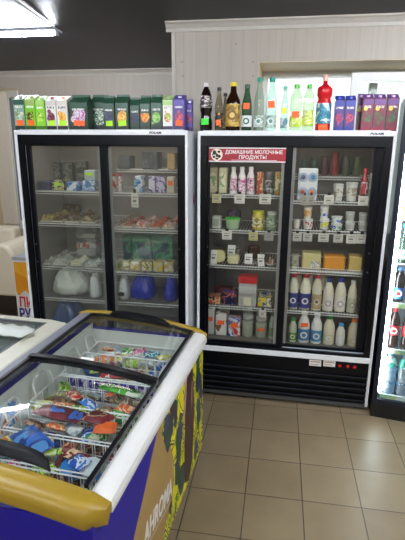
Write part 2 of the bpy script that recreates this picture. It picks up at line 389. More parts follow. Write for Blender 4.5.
# sign of the dairy fridge
sg = B().box(.078, .62, .0300, .0335, 1.866, 1.966, 0).box(.078, .62, .0292, .0299, 1.958, 1.966, 1).box(.078, .62, .0292, .0299, 1.866, 1.873, 1).build('sign_board', dairy, [M('#a3202c', .4, 0, .03), WHITE])
WT = M('#f5f5f2', .5)
text('ДОМАШНИЕ МОЛОЧНЫЕ', .035, WT, 'lettering', sg, (.397, .0288, 1.934), sx=.92, bold=.012)
text('ПРОДУКТЫ', .035, WT, 'lettering', sg, (.39, .0288, 1.899), sx=.98, bold=.012)
B().box(.24, .56, .0288, .0294, 1.878, 1.8805).build('small_print_line', sg, WT)
B().disc(.135, 1.915, .042, .0286).build('emblem_disc', sg, M('#efe2cf', .5))
b = B()
for x, z, r, s in ((.118, 1.93, .014, 1.2), (.15, 1.936, .011, .8), (.135, 1.912, .009, 1.5), (.152, 1.905, .012, 1), (.115, 1.9, .011, .8), (.136, 1.888, .012, .6), (.105, 1.915, .005, 1.4)): b.disc(x, z, r, .0282, 0, 10, s)
b.build('emblem_cow', sg, M('#1b1712', .5))
for o_, x in ((dairy, 1.205), (left, 1.045)):
    text('POLAIR', .019, M('#0c0e12', .4), 'maker_mark', o_, (x, -.001, 2.06), sx=1.35, shear=.2, bold=.05)
b = B()
q = at(189, 195, LY0); 
lg = B().face([(LW+.0012, .22+.05*math.cos(a_*PI/8), 1.59+.05*math.sin(a_*PI/8)) for a_ in range(16)]).build('round_sticker', left, M('#c9c6c9', .4))
lg.location = (0, 0, 0)
B().box(LW+.0014, LW+.0018, .205, .235, 1.56, 1.62).box(LW+.0014, LW+.0018, .19, .25, 1.575, 1.588).build('sticker_print', left, M('#b3222c', .4))
for px in (339, 347, 354):
    q = at(px, 370.5, 0)
    B().lathe([(.012, 0), (.012, .006), (.006, .008)], 0, 0, 0, 12).build('indicator', dairy, M('#c3161c', .25), True, loc=(q.x, .0095, .372), rot=(PI/2, 0, 0))
for x0, x1, z0 in ((309, 321, .352), (323, 335, .357)):
    a = at(x0, 365, 0).x; c = at(x1, 365, 0).x
    s_ = B().box(a, c, .0082, .0096, z0, z0+.05).build('paper_note', dairy, M('#e4e2da', .6))
    B().box(a+.01, c-.01, .0076, .0081, z0+.032, z0+.038).box(a+.01, c-.02, .0076, .0081, z0+.012, z0+.016).build('note_print', s_, M('#a06a68', .6))

# ------------------------------------------------------------------ goods
ORANGE = M('#ff6a28', .5); LIME = M('#b6f51e', .5); GREENT = M('#3fe83a', .5); YEL = M('#e9f03a', .5)
STK = {'o': ORANGE, 'l': LIME, 'g': GREENT, 'y': YEL}
def sticker(par, x, z, w, h, y, c, rot=0):
    o = B().box(-w/2, w/2, -.0006, .0006, -h/2, h/2, 0).build('price_sticker', par, STK[c], loc=(x, y, z), rot=(0, rot, 0)); return o
def fruit(b, x, z, r, y, m): b.disc(x, z, r, y, m, 14)

def carton(px0, px1, pt, y, z, spec, label, group=None, gable=False, dk=None, ztop=None, name='juice_carton', cat='carton', rz=0):
    """spec: base, accent, fruit colours, band, sticker"""
    x0 = at(px0, 130, y).x if ztop is None else px0; x1 = at(px1, 130, y).x if ztop is None else px1
    w = (x1-x0)*.96; h = (at((px0+px1)/2, pt, y).z-z) if ztop is None else ztop
    t = thing(name, label, cat, ((x0+x1)/2, y+w/2, z), rz, group); d = dk or w
    base, top, fr, low, st = spec[:5]
    hb = h-.035 if not gable else h-.05
    hw, hd = w/2, d/2
    b = B(); b.box(-hw, hw, -hd, hd, 0, hb*.97, 0)
    if gable:
        z0_ = hb*.97; z1_ = h-.014
        b.face([(-hw, -hd, z0_), (hw, -hd, z0_), (hw, -.004, z1_), (-hw, -.004, z1_)], 1); b.face([(-hw, hd, z0_), (hw, hd, z0_), (hw, .004, z1_), (-hw, .004, z1_)], 1)
        b.face([(-hw, -hd, z0_), (-hw, -.004, z1_), (-hw, .004, z1_), (-hw, hd, z0_)], 0); b.face([(hw, -hd, z0_), (hw, -.004, z1_), (hw, .004, z1_), (hw, hd, z0_)], 0)
        b.box(-hw, hw, -.004, .004, z1_, h, 1)
    else:
        b.face([(-hw, -hd, hb*.97), (hw, -hd, hb*.97), (hw, hd, h-.006), (-hw, hd, h-.006)], 1)
        b.face([(-hw, -hd, hb*.97), (-hw, hd, h-.006), (-hw, hd, hb*.97)], 0); b.face([(hw, -hd, hb*.97), (hw, hd, h-.006), (hw, hd, hb*.97)], 0); b.face([(-hw, hd, hb*.97), (hw, hd, hb*.97), (hw, hd, h-.006), (-hw, hd, h-.006)], 0)
    b.build('box', t, [M(base, .4), M(top, .4)])
    yf = -hd-.0008
    B().box(-hw*.98, hw*.98, yf, yf+.0006, h*.01, h*.12).build('base_band', t, M(low, .4))
    B().box(-hw*.98, hw*.98, yf, yf+.0006, hb*.80, hb*.95).build('top_band', t, M(top, .4))
    B().box(-hw*.7, hw*.7, yf-.0006, yf, hb*.70, hb*.77).build('title_band', t, P(['#f2f2ee', base, '#f2f2ee'] if base != '#ece9e2' else ['#55555a', base], 90, .5))
    p = B()
    rnd = random.Random(label)
    p.disc(0, h*.36, hw*.72, yf-.0004, 0, 16, 1.25)
    for k in range(5): p.disc(rnd.uniform(-.6, .6)*hw, h*(.2+.06*k)+rnd.uniform(0, .02), hw*rnd.uniform(.22, .42), yf-.0008-k*.0002, 1+k % 2, 10)
    p.build('fruit_picture', t, [P([fr[0], fr[1], fr[0]], 50), P([fr[1], fr[2]], 60), P([fr[2], fr[0]], 60)])
    if not gable: B().lathe([(.013, 0), (.013, .014), (.011, .017)], 0, 0, 0, 12).build('cap', t, M(spec[5] if len(spec) > 5 else '#e8e8e4', .4), True, loc=(0, .0, hb*.97+.008))
    if st: sticker(t, hw*.05, h*.2, w*.62, h*.15, yf-.0025, st, rnd.uniform(-.1, .1))
    return t
Z = 2.0765
yL = LY0+.05
G1 = '#20402e'
carton(15.5, 26, 93, yL, Z, ('#8fae9a', '#2c5a4a', ('#c3cfae', '#6d8f5a', '#dfe3d5'), '#243a30', 'o', '#e8e8e4'), 'pale grey-green juice carton with dark green top, at the outer end of the row')
carton(26.6, 36.8, 93, yL, Z, ('#7ecb2e', '#a3b86a', ('#6b3a2a', '#9ddb3a', '#4a2a1c'), '#2b5a1c', 'o', '#b8c86a'), 'bright green juice carton with brown fruit picture and orange sticker')
carton(37, 46.4, 94, yL, Z, ('#8ed63a', '#a9d86a', ('#b8e64a', '#5fae2a', '#e6f08a'), '#4a7a22', None, '#dfe8cf'), 'lime green juice carton with apple picture and no price sticker')
carton(47, 57.4, 94, yL, Z, ('#ece9e2', '#d8d2cc', ('#7a3048', '#5a2038', '#9a5068'), '#2b2b30', 'l', '#b02a48'), 'white juice carton with dark cherry picture and magenta cap')
carton(57.8, 68.6, 94, yL, Z, ('#ece9e2', '#e3ddd2', ('#f0b43a', '#f7d36a', '#d88a2a'), '#2b2b30', 'l', '#f08a2a'), 'white juice carton with orange fruit picture and orange cap')
def bigdark(px0, px1, y, label, st, c):
    return carton(px0, px1, 94, y, Z, (G1, '#2c5540', c, '#16291f', st), label, gable=True)
bigdark(70.4, 88.6, yL, 'wide dark green juice carton with pink splash picture and orange sticker', 'o', ('#cfc4cf', '#c86ab0', '#e8e0ec'))
bigdark(91.6, 107.5, yL+.115, 'wide dark green juice carton with white glass picture, behind the blackcurrant one', None, ('#3d6a4a', '#e6eee0', '#8fae8f'))
DG = (G1, '#2a4f3c')
carton(104, 115, 95, yL, Z, (*DG, ('#2a2a48', '#4a4a7a', '#1c1c34'), '#16291f', 'l'), 'dark green carton with blackcurrant picture and lime sticker', gable=True)
carton(115.6, 129, 94, yL, Z, (*DG, ('#e0a040', '#e8c860', '#c87a2a'), '#16291f', 'l'), 'dark green carton with orange juice glass picture and lime sticker', gable=True)
carton(130.4, 139.8, 97, yL+.02, Z, (*DG, ('#242440', '#3a3a66', '#16162c'), '#16291f', None), 'dark green carton with dark berry picture and no sticker', gable=True)
carton(140.2, 150.4, 95, yL, Z, (*DG, ('#e88a2a', '#f0b04a', '#c8601c'), '#16291f', None), 'dark green carton with whole orange picture and no sticker', gable=True)
carton(150.8, 162.2, 94, yL, Z, (*DG, ('#8abf5a', '#b6dc84', '#5a9a3a'), '#16291f', None), 'dark green carton with green apple picture and no sticker', gable=True)
carton(162.8, 172.8, 93.5, yL, Z, ('#ece9e2', '#a9cf7a', ('#a8c84a', '#c84a3a', '#dfe6a0'), '#2a2a48', None, '#c9d8b8'), 'white juice carton with apple picture and pale green top')
PU = '#4a3a8a'
carton(173.2, 184.8, 93, yL, Z, (PU, '#5a4aa0', ('#b03a68', '#7a2a58', '#e06a7a'), '#3a2a5a', 'o', '#d8d8e8'), 'purple berry juice carton with orange sticker on the hazy fridge')
carton(186.0, 192.2, 98, yL+.06, Z, (PU, '#5a4aa0', ('#8a2a48', '#c04a5a', '#5a1a38'), '#3a2a5a', None, '#d8d8e8'), 'narrow purple berry carton at the end beside the cola bottle')
yR = .07
for i, (a, c, st, lb) in enumerate(((332.6, 342.6, None, 'blue and purple berry juice carton beside the red drink bottle'), (343, 353.2, None, 'blue and purple berry juice carton beside the maroon cartons'))):
    carton(a, c, 94, yR-.005*i, Z, ('#4a2f7a', '#2f3a9a', ('#a8284a', '#d04a5a', '#5a2a8a'), '#2a2a8a', None, '#5a6ad0'), lb)
for a, c, d_, lb in ((354.6, 362, .10, 'maroon juice carton standing a step behind the others of its kind'), (360, 370.2, 0, 'maroon juice carton with yellow badge next to the blue berry cartons'), (371.2, 382.8, 0, 'maroon juice carton with yellow badge, middle of the three front ones'), (384, 395.6, 0, 'maroon juice carton with yellow badge at the outer corner of the dairy fridge')):
    t = carton(a, c, 92.5, yR+d_, Z, ('#7a2038', '#6a3a80', ('#3a5a3a', '#7a2a3a', '#4a6a3a'), '#8a1c34', None, '#c8b8d8'), lb)
    w = at(c, 130, yR).x-at(a, 130, yR).x
    B().disc(-w*.2, .145, .013, -w*.48-.004, 0, 12).build('round_badge', t, M('#e8cf4a', .4))

# bottles
def prof(kind, r, h):
    P_ = {
     'cola': [(.85,0),(1,.03),(1,.2),(.86,.3),(.84,.36),(1,.46),(1,.62),(.92,.72),(.6,.84),(.36,.9),(.34,.93)],
     'beer': [(.94,0),(1,.02),(1,.56),(.93,.64),(.66,.73),(.44,.8),(.38,.93)],
     'glass': [(.94,0),(1,.02),(1,.54),(.93,.62),(.66,.76),(.5,.84),(.44,.93)],
     'soda': [(.94,0),(1,.03),(1,.3),(.86,.36),(.86,.4),(1,.47),(1,.68),(.84,.78),(.46,.88),(.38,.93)],
     'red': [(.9,0),(1,.03),(1,.32),(.98,.5),(.84,.56),(.84,.6),(1,.64),(1,.74),(.92,.78),(.5,.82),(.3,.84),(.28,.9)],
     'milk': [(.94,0),(1,.03),(1,.54),(.95,.63),(.74,.75),(.5,.85),(.46,.9)],
     'small': [(.94,0),(1,.03),(1,.58),(.92,.67),(.6,.8),(.5,.9)],
     'jar': [(.9,0),(1,.04),(1,.72),(.86,.8),(.84,.86)],
    }[kind]
    return [(a*r, z*h) for a, z in P_]
def rad_at(p, z):
    for (r0, z0), (r1, z1) in zip(p, p[1:]):
        if z0 <= z <= z1: return r0+(r1-r0)*(z-z0)/max(1e-6, z1-z0)
    return p[-1][0]
def bottle(px0, px1, pt, y, z, kind, body, lab, cap, label, group=None, st=None, band=(.12, .45), cat='bottle', name=None, ref=130, absx=None, fill=None, lab2=None):
    if absx: xc, w, h = absx
    else:
        x0, x1 = (at(px0, ref, y).x, at(px1, ref, y).x) if ref == 130 else xs(px0, px1, ref, y); w = x1-x0; xc = (x0+x1)/2; h = at((px0+px1)/2, pt, y).z-z
    r = w/2*.99; p = prof(kind, r, h)
    if name is None: name = {'jar': 'glass_jar', 'milk': 'milk_bottle', 'small': 'milk_bottle'}.get(kind, 'drink_bottle')
    t = thing(name, label, cat, (xc, y+r, z), 0, group)
    B().lathe(p, n=20).build('bottle_body' if kind != 'jar' else 'jar_body', t, body, True)
    if fill:
        fl, fz = fill; pi = [(a*.94, zz) for a, zz in p if zz <= fz*h] + [(rad_at(p, fz*h)*.94, fz*h)]; pi[0] = (pi[0][0], .002)
        B().lathe(pi, n=20).build('contents', t, fl, True)
    if lab:
        z0, z1 = band[0]*h, band[1]*h; zs = [z0]+[zz for _, zz in p if z0 < zz < z1]+[z1]
        B().lathe([(rad_at(p, zz)+.0009, zz) for zz in zs], n=20, caps=False).build('paper_label', t, lab, True)
        if lab2:
            zc = (z0+z1)/2
            lo = B().disc(0, zc, min(r*.62, (z1-z0)*.36), -r-.0018, 0, 16).disc(0, zc, min(r*.36, (z1-z0)*.2), -r-.0024, 1, 12).build('label_emblem', t, [M(lab2[0], .5), M(lab2[1], .5)])
    rc = max(p[-1][0]*1.2, .014) if kind != 'jar' else p[-1][0]*1.06
    zc = p[-1][1]-.004
    B().lathe([(rc, zc), (rc, h*.985), (rc*.9, h)], n=14).build('lid' if kind == 'jar' else 'cap', t, cap, True)
    if st: sticker(t, 0, (band[0]+.12)*h if not st[1:] else float(st[1:])*h, w*.6, h*.13, -r-.004, st[0], random.uniform(-.1, .1))
    return t
DARK = M('#160a08', .12); CLR = G('#e2f1ea', 1.3, .08, .03, 'clear_bottle'); CLG = G('#b9e0c8', 1.2, .03, .03, 'pale_green_bottle'); GRN = G('#3fa868', 1.2, .05, .04, 'green_bottle'); GRY = G('#e6f4dc', 1.2, .16, .05, 'lime_bottle')
SCRIPT = P(['#160a08', '#160a08', '#c8b8b4'], 40, .3, (1, 1, 2.6))
bottle(198.5, 211, 82, yR, Z, 'cola', DARK, SCRIPT, M('#e2d6d4', .4), 'dark cola bottle with pale script label and green price sticker', st='g.2', band=(.48, .74))
bottle(214, 222, 87, yR, Z, 'glass', G('#cfc7b0', 1.2, .04, .03, 'clear_bottle_warm'), P(['#1c1c20', '#1c1c20', '#e8a02a'], 25, .5), M('#202226', .4), 'slim clear glass bottle with black label, dark cap and orange sticker', st='o.2', band=(.1, .42))
bottle(221.5, 226.5, 93, yR+.14, Z, 'glass', G('#b8b4a8', 1.2, .04, .03, 'clear_bottle_grey'), P(['#c8c0b0', '#8a8478'], 25, .5), M('#202226', .4), 'slim clear bottle with dark cap half hidden behind the brown bottle', band=(.1, .4))
bottle(224.2, 239.2, 81.5, yR, Z, 'beer', M('#241006', .1), P(['#b8923a', '#d8b85a', '#8a6a2a'], 22, .45), M('#e8d020', .4), 'dark brown bottle with gold labels and a yellow cap', band=(.1, .56), lab2=('#7a5a20', '#e0c070'))
bottle(240.6, 250.8, 84, yR, Z, 'glass', GRN, M('#e6ece6', .5), M('#1d4a34', .4), 'green glass mineral water bottle with round anchor-like label', st='o.54', band=(.1, .34), lab2=('#1d5a3a', '#dfe8e0'))
for a, c, lb, st in ((252.6, 263, 'tall clear water bottle with teal cap and no sticker, beside the green bottle', None), (264.6, 275.6, 'tall clear water bottle with teal cap and orange sticker', 'o.5')):
    bottle(a, c, 77, yR, Z, 'glass', CLR, P(['#cfdcd2', '#6f9a8a', '#e8eee8'], 30, .5), M('#2f9a86', .4), lb, st=st, band=(.08, .3), lab2=('#dfe8e2', '#5a8a7a'))
bottle(279.4, 287, 86, yR, Z, 'glass', CLR, P(['#cfdcd2', '#5f8a9a'], 30, .5), M('#5fb8a0', .4), 'short clear water bottle with teal cap and yellow-green sticker', st='y.46', band=(.08, .3))
bottle(288.4, 300.6, 84, yR, Z, 'soda', GRY, P(['#d6e84a', '#eef0c8', '#b8d83a'], 26, .5), M('#5fbf4a', .4), 'pale green plastic bottle with yellow label and orange sticker', st='o.36', band=(.1, .34))
bottle(301, 313, 84, yR, Z, 'soda', GRY, P(['#d6e84a', '#eef0c8', '#b8d83a'], 26, .5), M('#5fbf4a', .4), 'pale green plastic bottle with yellow label and no sticker')
bottle(314.6, 330, 74, yR, Z, 'red', M('#c81c24', .15), P(['#2a7a9a', '#4aa0b0', '#2a5a8a', '#c8dcd8'], 20, .45), M('#e8b8a8', .4), 'large red drink bottle with blue label and pale cap', st='o.06', band=(.14, .5))

# ---- goods inside the dairy fridge. y of the goods, x and height measured on that plane
CL = [-9, 9]
def xs(px0, px1, py, y):
    a, c = at(px0, py, y).x, at(px1, py, y).x
    if a < CL[0]: a = CL[0]
    if c > CL[1]: c = CL[1]
    return a, c
def boxitem(name, cat, label, px0, px1, pt, pb, y, z, mats, group=None, dk=.08, st=None, lid=None, round_=0, tops=None, face=None):
    a, c = xs(px0, px1, pb, y); h = at((px0+px1)/2, pt, y).z-z; w = (c-a)*.95
    h = max(h, .012)
    t = thing(name, label, cat, ((a+c)/2, y+dk/2, z+.001), 0, group)
    hh = h if not lid else h*.78
    o = B().box(-w/2, w/2, -dk/2, dk/2, 0, hh).build('box' if cat in ('carton', 'box') else 'pack', t, mats, bevel=min(.006+round_, w*.2, h*.3))
    if lid: B().box(-w/2-.003, w/2+.003, -dk/2-.003, dk/2+.003, hh+.0005, h).build('lid', t, lid, bevel=.003)
    if face: B().box(-w*.36, w*.36, -dk/2-.0028, -dk/2-.0008, h*.2, hh*.8).build('front_label', t, face)
    if st: sticker(t, 0, h*.62, w*.62, min(h*.3, .035), -dk/2-.0042, st)
    return t
def tub(label, px0, px1, pt, pb, y, z, body, lidm, group=None, st=None, name='plastic_tub', cat='tub', face=None, taper=.82):
    a, c = xs(px0, px1, pb, y); h = at((px0+px1)/2, pt, y).z-z; r = (c-a)/2*.93
    t = thing(name, label, cat, ((a+c)/2, y+r, z+.001), 0, group)
    B().lathe([(r*taper, 0), (r*.98, h*.86)], n=20).build('cup', t, body, True)
    B().lathe([(r*1.03, h*.865), (r*1.03, h*.97), (r*.96, h)], n=20).build('lid', t, lidm, True)
    if face:
        B().lathe([(r*taper+(r*.98-r*taper)*.25+.001, h*.2), (r*.98-(r*.98-r*taper)*.2+.001, h*.72)], n=20, caps=False).build('paper_label', t, face, True)
    return t
def ptag(px0, px1, pt, pb, y, label, group, col='#dcdad2'):
    a = at(px0, pt, y); c = at(px1, pb, y); w = c.x-a.x; h = a.z-c.z
    t = thing('price_tag', label, 'price tag', ((a.x+c.x)/2, y, c.z), 0, group)
    cd_ = B().box(-w/2, w/2, 0, .0012, 0, h*.86).build('card', t, M(col, .6))
    B().box(-w*.34, w*.34, -.0008, 0, h*.56, h*.62, 0).box(-w*.3, w*.2, -.0008, 0, h*.3, h*.45, 0).box(-w*.3, w*.34, -.0008, 0, h*.12, h*.16, 0).build('print_lines', cd_, M('#8a8a88', .6))
    B().box(-w*.16, w*.16, -.004, .006, h*.84, h*1.06).build('clip', t, M('#1b1b1d', .4))
    return t
RW = 'on the {} shelf of the dairy fridge'
YI = .13
# shelf 1, sign side (z 1.63)
z = RZL[0]
for a, c, lb in ((208.5, 216.5, 'cream milk carton at the door post on the shelf under the red sign'), (218, 226.5, 'cream milk carton beside the pink yogurt bottles, on the shelf under the red sign')):
    boxitem('milk_carton', 'carton', lb, a, c, 168, 192, YI+.02, z, M('#c9c6a4', .5), dk=.07, face=P(['#dfdcc0', '#8aa87a'], 20))
for k, (a, c) in enumerate(((229, 236.4), (237.4, 245), (246, 254))):
    bottle(a, c, 167, YI, z, 'small', M('#e6e4e6', .35), P(['#e8e0e6', '#c84a9a', '#e8e0e6', '#6a4a5a'], 28, .4, (1, 1, 1.5)), M('#e8e8ea', .4),
      'white yogurt drink bottle with pink label, '+('nearest the cream cartons', 'middle of the three', 'nearest the orange pouch')[k], cat='yogurt bottle', name='yogurt_bottle', band=(.1, .62), ref=185)
boxitem('snack_pouch', 'pouch', 'orange and cream pouch on the shelf under the red sign, beside the yogurt bottles', 256, 262.5, 172, 193, YI, z, P(['#c87a4a', '#e0c8a0', '#a84a2a'], 25), dk=.04, round_=.006)
bottle(264, 272.5, 172, YI, z, 'jar', M('#5a5a5a', .3), P(['#8a8a8a', '#3a3a40', '#b8b8b8'], 25), M('#6a6a6a', .4), 'dark grey jar on the shelf under the red sign', ref=185, band=(.1, .65))
boxitem('snack_pouch', 'pouch', 'green and orange pouch on the shelf under the red sign, at the door edge', 274, 280, 172, 193, YI, z, P(['#c8963a', '#6a9a3a', '#e0d0a0'], 25), dk=.04, round_=.006)
PT = .092
for a, c, t0, t1, lb, col in ((212, 221, 192, 203, 'price tag under the cream milk cartons', '#c9c69a'), (234.5, 244.5, 192, 203.5, 'price tag under the pink yogurt bottles', '#dcdad2'), (259.5, 270.5, 192, 204, 'price tag under the orange pouch and dark jar', '#dcdad2'),
    (222, 231.5, 229, 239.5, 'price tag under the green topped tub', '#dcdad2'), (248.8, 257.6, 230, 240.5, 'yellowish price tag under the yellow jar', '#c9c486'), (264.4, 273, 230.5, 240.5, 'price tag under the pale green jar', '#aaaaa4'),
    (301.6, 307, 193, 205, 'narrow price tag beside the yogurt multipack, outer one', '#b0aea6'), (308, 313.5, 193, 205, 'narrow price tag beside the yogurt multipack, inner one', '#b0aea6'), (324, 333, 193, 204.5, 'price tag under the small white buckets', '#dcdad2'), (358, 367, 194, 205, 'price tag under the red bottle', '#dcdad2'),
    (292.8, 301, 231, 241, 'price tag under the small white and red cup', '#c4c3bc'), (303, 311.5, 231, 241, 'price tag under the red stacked cups', '#c4c3bc'), (318.4, 328, 231, 241.5, 'price tag under the blue striped cups', '#cfcdc6'), (333.5, 342, 231.5, 242, 'price tag under the leaning blue cups', '#c4c3bc'), (346.2, 355, 231.5, 243, 'price tag under the plain white tubs', '#cfcdc6'), (356.4, 365.4, 231.5, 243, 'price tag under the last pair of white tubs', '#cfcdc6')):
    ptag(a, c, t0, t1, PT, lb, 'price tags on the dairy fridge shelves', col)
# shelf 2 sign side
z = RZL[1]
boxitem('curd_box', 'box', 'small white curd box alone at the door post, second shelf below the red sign', 211.5, 220, 216.5, 228, YI, z, M('#c8ccc4', .5), face=M('#9aa09a', .5))
tub('flat oval tub with bright green lid on the second shelf below the red sign', 223.5, 239.5, 218.5, 228, YI-.01, z, M('#a9c8a0', .4), M('#4ac03a', .4))
boxitem('snack_packet', 'packet', 'dark purple packet standing behind the green lidded tub', 225.5, 240, 210, 228, YI+.2, z, P(['#4a3a58', '#6a5478', '#2a2038'], 20), dk=.04)
bottle(251.4, 264, 211, YI, z, 'jar', M('#c8b84a', .25), P(['#d8cf5a', '#e8e6d0', '#9a8a2a'], 22), M('#c8c83a', .4), 'yellow jar with yellow lid on the second shelf below the red sign', ref=220, band=(.15, .65))
bottle(266, 277, 212, YI, z, 'jar', M('#8aa086', .25), P(['#a9b8a0', '#6a8a6a', '#c8cfc0'], 22), M('#c4cac0', .4), 'pale green jar with whitish lid beside the yellow jar', ref=220, band=(.15, .65))
# shelf 3 sign side: cheeses
z = RZL[2]
def cheese_round(label, px, py_b, y, z, r, h, col, tilt=.9):
    t = thing('round_cheese', label, 'cheese', (at(px, py_b, y).x, y+r*.4, z+.004), 0)
    o = B().lathe([(r*.94, 0), (r, h*.2), (r, h*.8), (r*.94, h)], n=22).build('cheese_body', t, M(col, .5, 0, .1), True, loc=(0, 0, r*.97), rot=(tilt+.5, 0, .1)); return t
cheese_round('round pale yellow cheese wheel leaning, third shelf below the red sign', 218.5, 264, YI+.03, z, .05, .04, '#c8c48a')
boxitem('cheese_piece', 'cheese', 'pale cheese block beside the leaning cheese wheel', 226.5, 238.5, 256.5, 264, YI, z, M('#cfcb9a', .5, 0, .1), dk=.1, round_=.01)
def plate_food(label, px0, px1, pb, y, z, cols, hh=.03):
    a, c = xs(px0, px1, pb, y); r = (c-a)/2*.95
    t = thing('food_plate', label, 'plate', ((a+c)/2, y+r, z+.001))
    B().lathe([(r*.6, 0), (r, .012), (r*.97, .014), (r*.58, .004)], n=20).build('plate', t, M('#dcdcd4', .4), True)
    rr = random.Random(label); b = B()
    for k in range(14):
        an = rr.uniform(0, 2*PI); q = rr.uniform(0, .62)*r; s = r*.24
        b.lathe([(s*.5, .008), (s, .008+s*.5), (s*.8, .008+s*.9+hh*(1-q/r)), (s*.2, .008+s+hh*(1-q/r))], math.cos(an)*q, math.sin(an)*q, k % len(cols), 8)
    b.build('food', t, [M(x, .5, 0, .1) for x in cols], True); return t
plate_food('plate of white cheese pieces with a leaning price card', 242, 257.5, 265, YI-.01, z, ['#d8d6c8', '#e6e4da', '#c4bfa8'], .02)
plate_food('plate of brown and pink sliced meat beside the white cheese plate', 264.5, 275.5, 264, YI, z, ['#8a5a4a', '#b88a7a', '#6a8a4a', '#d8c8b0'], .05)
boxitem('sausage_pack', 'sausage', 'dark smoked sausage pack behind the white cheese plate', 246, 259, 246, 262, YI+.22, z, P(['#3a1f1a', '#5a2f26', '#241210'], 20), dk=.06, round_=.01)
boxitem('cheese_pack', 'cheese', 'long dull khaki cheese packet lying behind the cheese wheel', 211, 240, 249, 262, YI+.25, z, P(['#7a7458', '#8a8468', '#6a6448'], 12), dk=.08, round_=.01)
def card(label, px0, px1, pt, pb, y, z, lean=-.3, rz=0, col='#dcdcd8'):
    a, c = xs(px0, px1, pb, y); h = at((px0+px1)/2, pt, y).z-z; w = (c-a)*.95
    t = thing('price_card', label, 'price card', ((a+c)/2, y, z+.003), rz, 'price cards among the cheeses')
    b = B().box(-w/2, w/2, -.0008, .0008, 0, h, 0); k = b.build('card', t, M(col, .6), rot=(lean, 0, 0))
    B().box(-w*.35, w*.35, -.002, -.0009, h*.62, h*.68).box(-w*.35, w*.2, -.002, -.0009, h*.35, h*.5).build('print_lines', k, M('#7a7a78', .6))
card('grey price card leaning by the door post, before the cheese wheel', 210, 216.5, 250.5, 262, YI-.02, z)
card('price card standing above the pale cheese block', 226.5, 234.5, 245.5, 256.5, YI+.12, z+.02)
card('white price card set on the white cheese plate', 244, 252, 254, 262, YI-.015, z+.012)
card('tilted price card between the two food plates', 257.5, 264.5, 254.5, 264, YI-.02, z, -.3, .25)
# shelf 4 sign side
z = RZL[3]
CB = P(['#1c2038', '#3a4a9a', '#d86a2a', '#1c1c28'], 22)
boxitem('wafer_pack', 'packet', 'orange and brown wafer pack at the door post, fourth shelf below the red sign', 207.5, 220, 297, 305, YI, z, P(['#c8602a', '#e8c8a0', '#3a2018'], 22), dk=.12)
boxitem('curd_bar_box', 'box', 'dark blue curd bar box with orange print beside the red lidded bucket', 221, 236, 292.5, 305, YI, z, CB, dk=.12)
boxitem('curd_bar_box', 'box', 'dark box with orange print standing behind the dark blue one', 212, 231, 288.5, 305, YI+.16, z, P(['#2a1c20', '#8a3a2a', '#1c2038'], 22), dk=.1)
tb = boxitem('food_bucket', 'bucket', 'square white bucket with a bright red lid', 237.5, 256, 277, 306, YI-.01, z, G('#dcdcc8', .8, .55, .2, 'milky_plastic'), lid=M('#c81c2c', .35), dk=.11)
B().box(-.03, .03, -.0608, -.0585, .006, .075).build('contents_view', tb, M('#d8d4bc', .5))
for k, (a, c, t0, cols, lb) in enumerate(((257, 271.5, 298, ['#d8c83a', '#3a5a9a', '#e8e4c8'], 'yellow and blue packet lying lowest beside the red lidded bucket'),)):
    boxitem('snack_packet', 'packet', lb, a, c, t0, 308, YI, z, P(cols, 22), dk=.1)
boxitem('snack_packet', 'packet', 'blue and white packet standing behind the yellow and blue one', 258, 270, 292, 306, YI+.13, z, P(['#3a6a9a', '#dcd8c8', '#c8b83a'], 22), dk=.05)
# bottom sign side
z = .489
boxitem('milk_carton', 'carton', 'narrow white milk carton with orange sticker, bottom of the dairy fridge by the post', 207, 213.6, 309, 338, YI, z, M('#d4d6d4', .4), dk=.07, st='o')
boxitem('milk_carton', 'carton', 'white and brown milk carton with orange sticker, second from the door post', 214.6, 226.2, 314, 339, YI, z, P(['#dcdcd8', '#dcdcd8', '#8a5a3a'], 14), dk=.08, st='o')
boxitem('milk_carton', 'carton', 'white and blue milk carton with orange sticker beside the glass jars', 227.4, 239.8, 318, 340, YI, z, P(['#dcdce0', '#3a5aa8', '#dcdce0', '#c83a3a'], 16), dk=.08, st='o')
boxitem('milk_carton', 'carton', 'taller pale carton standing behind the white and brown milk carton', 217, 228, 305, 336, YI+.12, z, P(['#c8c8b4', '#b8b48a'], 14), dk=.07)
for a, c, t0, st, lb in ((241, 252.6, 316, None, 'squat jar of white cheese without a sticker, bottom of the dairy fridge'), (254.4, 266.6, 318, 'o', 'squat jar of white cheese with an orange sticker')):
    bottle(a, c, t0, YI, z, 'jar', G('#e6ece6', 1, .12, .05, 'jar_glass'), None, M('#c8ccca', .3, .3), lb, ref=330, fill=(M('#d4d3c4', .6, 0, .12, 90), .7), st=('o.45' if st else None), band=(.2, .6))
for a, c, t0, lb in ((241.5, 252, 305, 'jar with grey lid behind the jar without a sticker'), (255, 265, 307, 'jar with grey lid behind the jar with the orange sticker')):
    bottle(a, c, t0, YI+.14, z, 'jar', M('#c4c8c0', .4), None, M('#a9aeac', .3, .3), lb, ref=330)
bottle(268.5, 274.5, 313, YI, z, 'small', M('#b4c0b0', .3), M('#7a9a7a', .4), M('#5a8a5a', .4), 'slim pale bottle at the door edge beside the jars', ref=330)
ptag(259.2, 265.6, 308, 317, PT, 'price tag hanging above the jars of white cheese', 'price tags on the dairy fridge shelves')
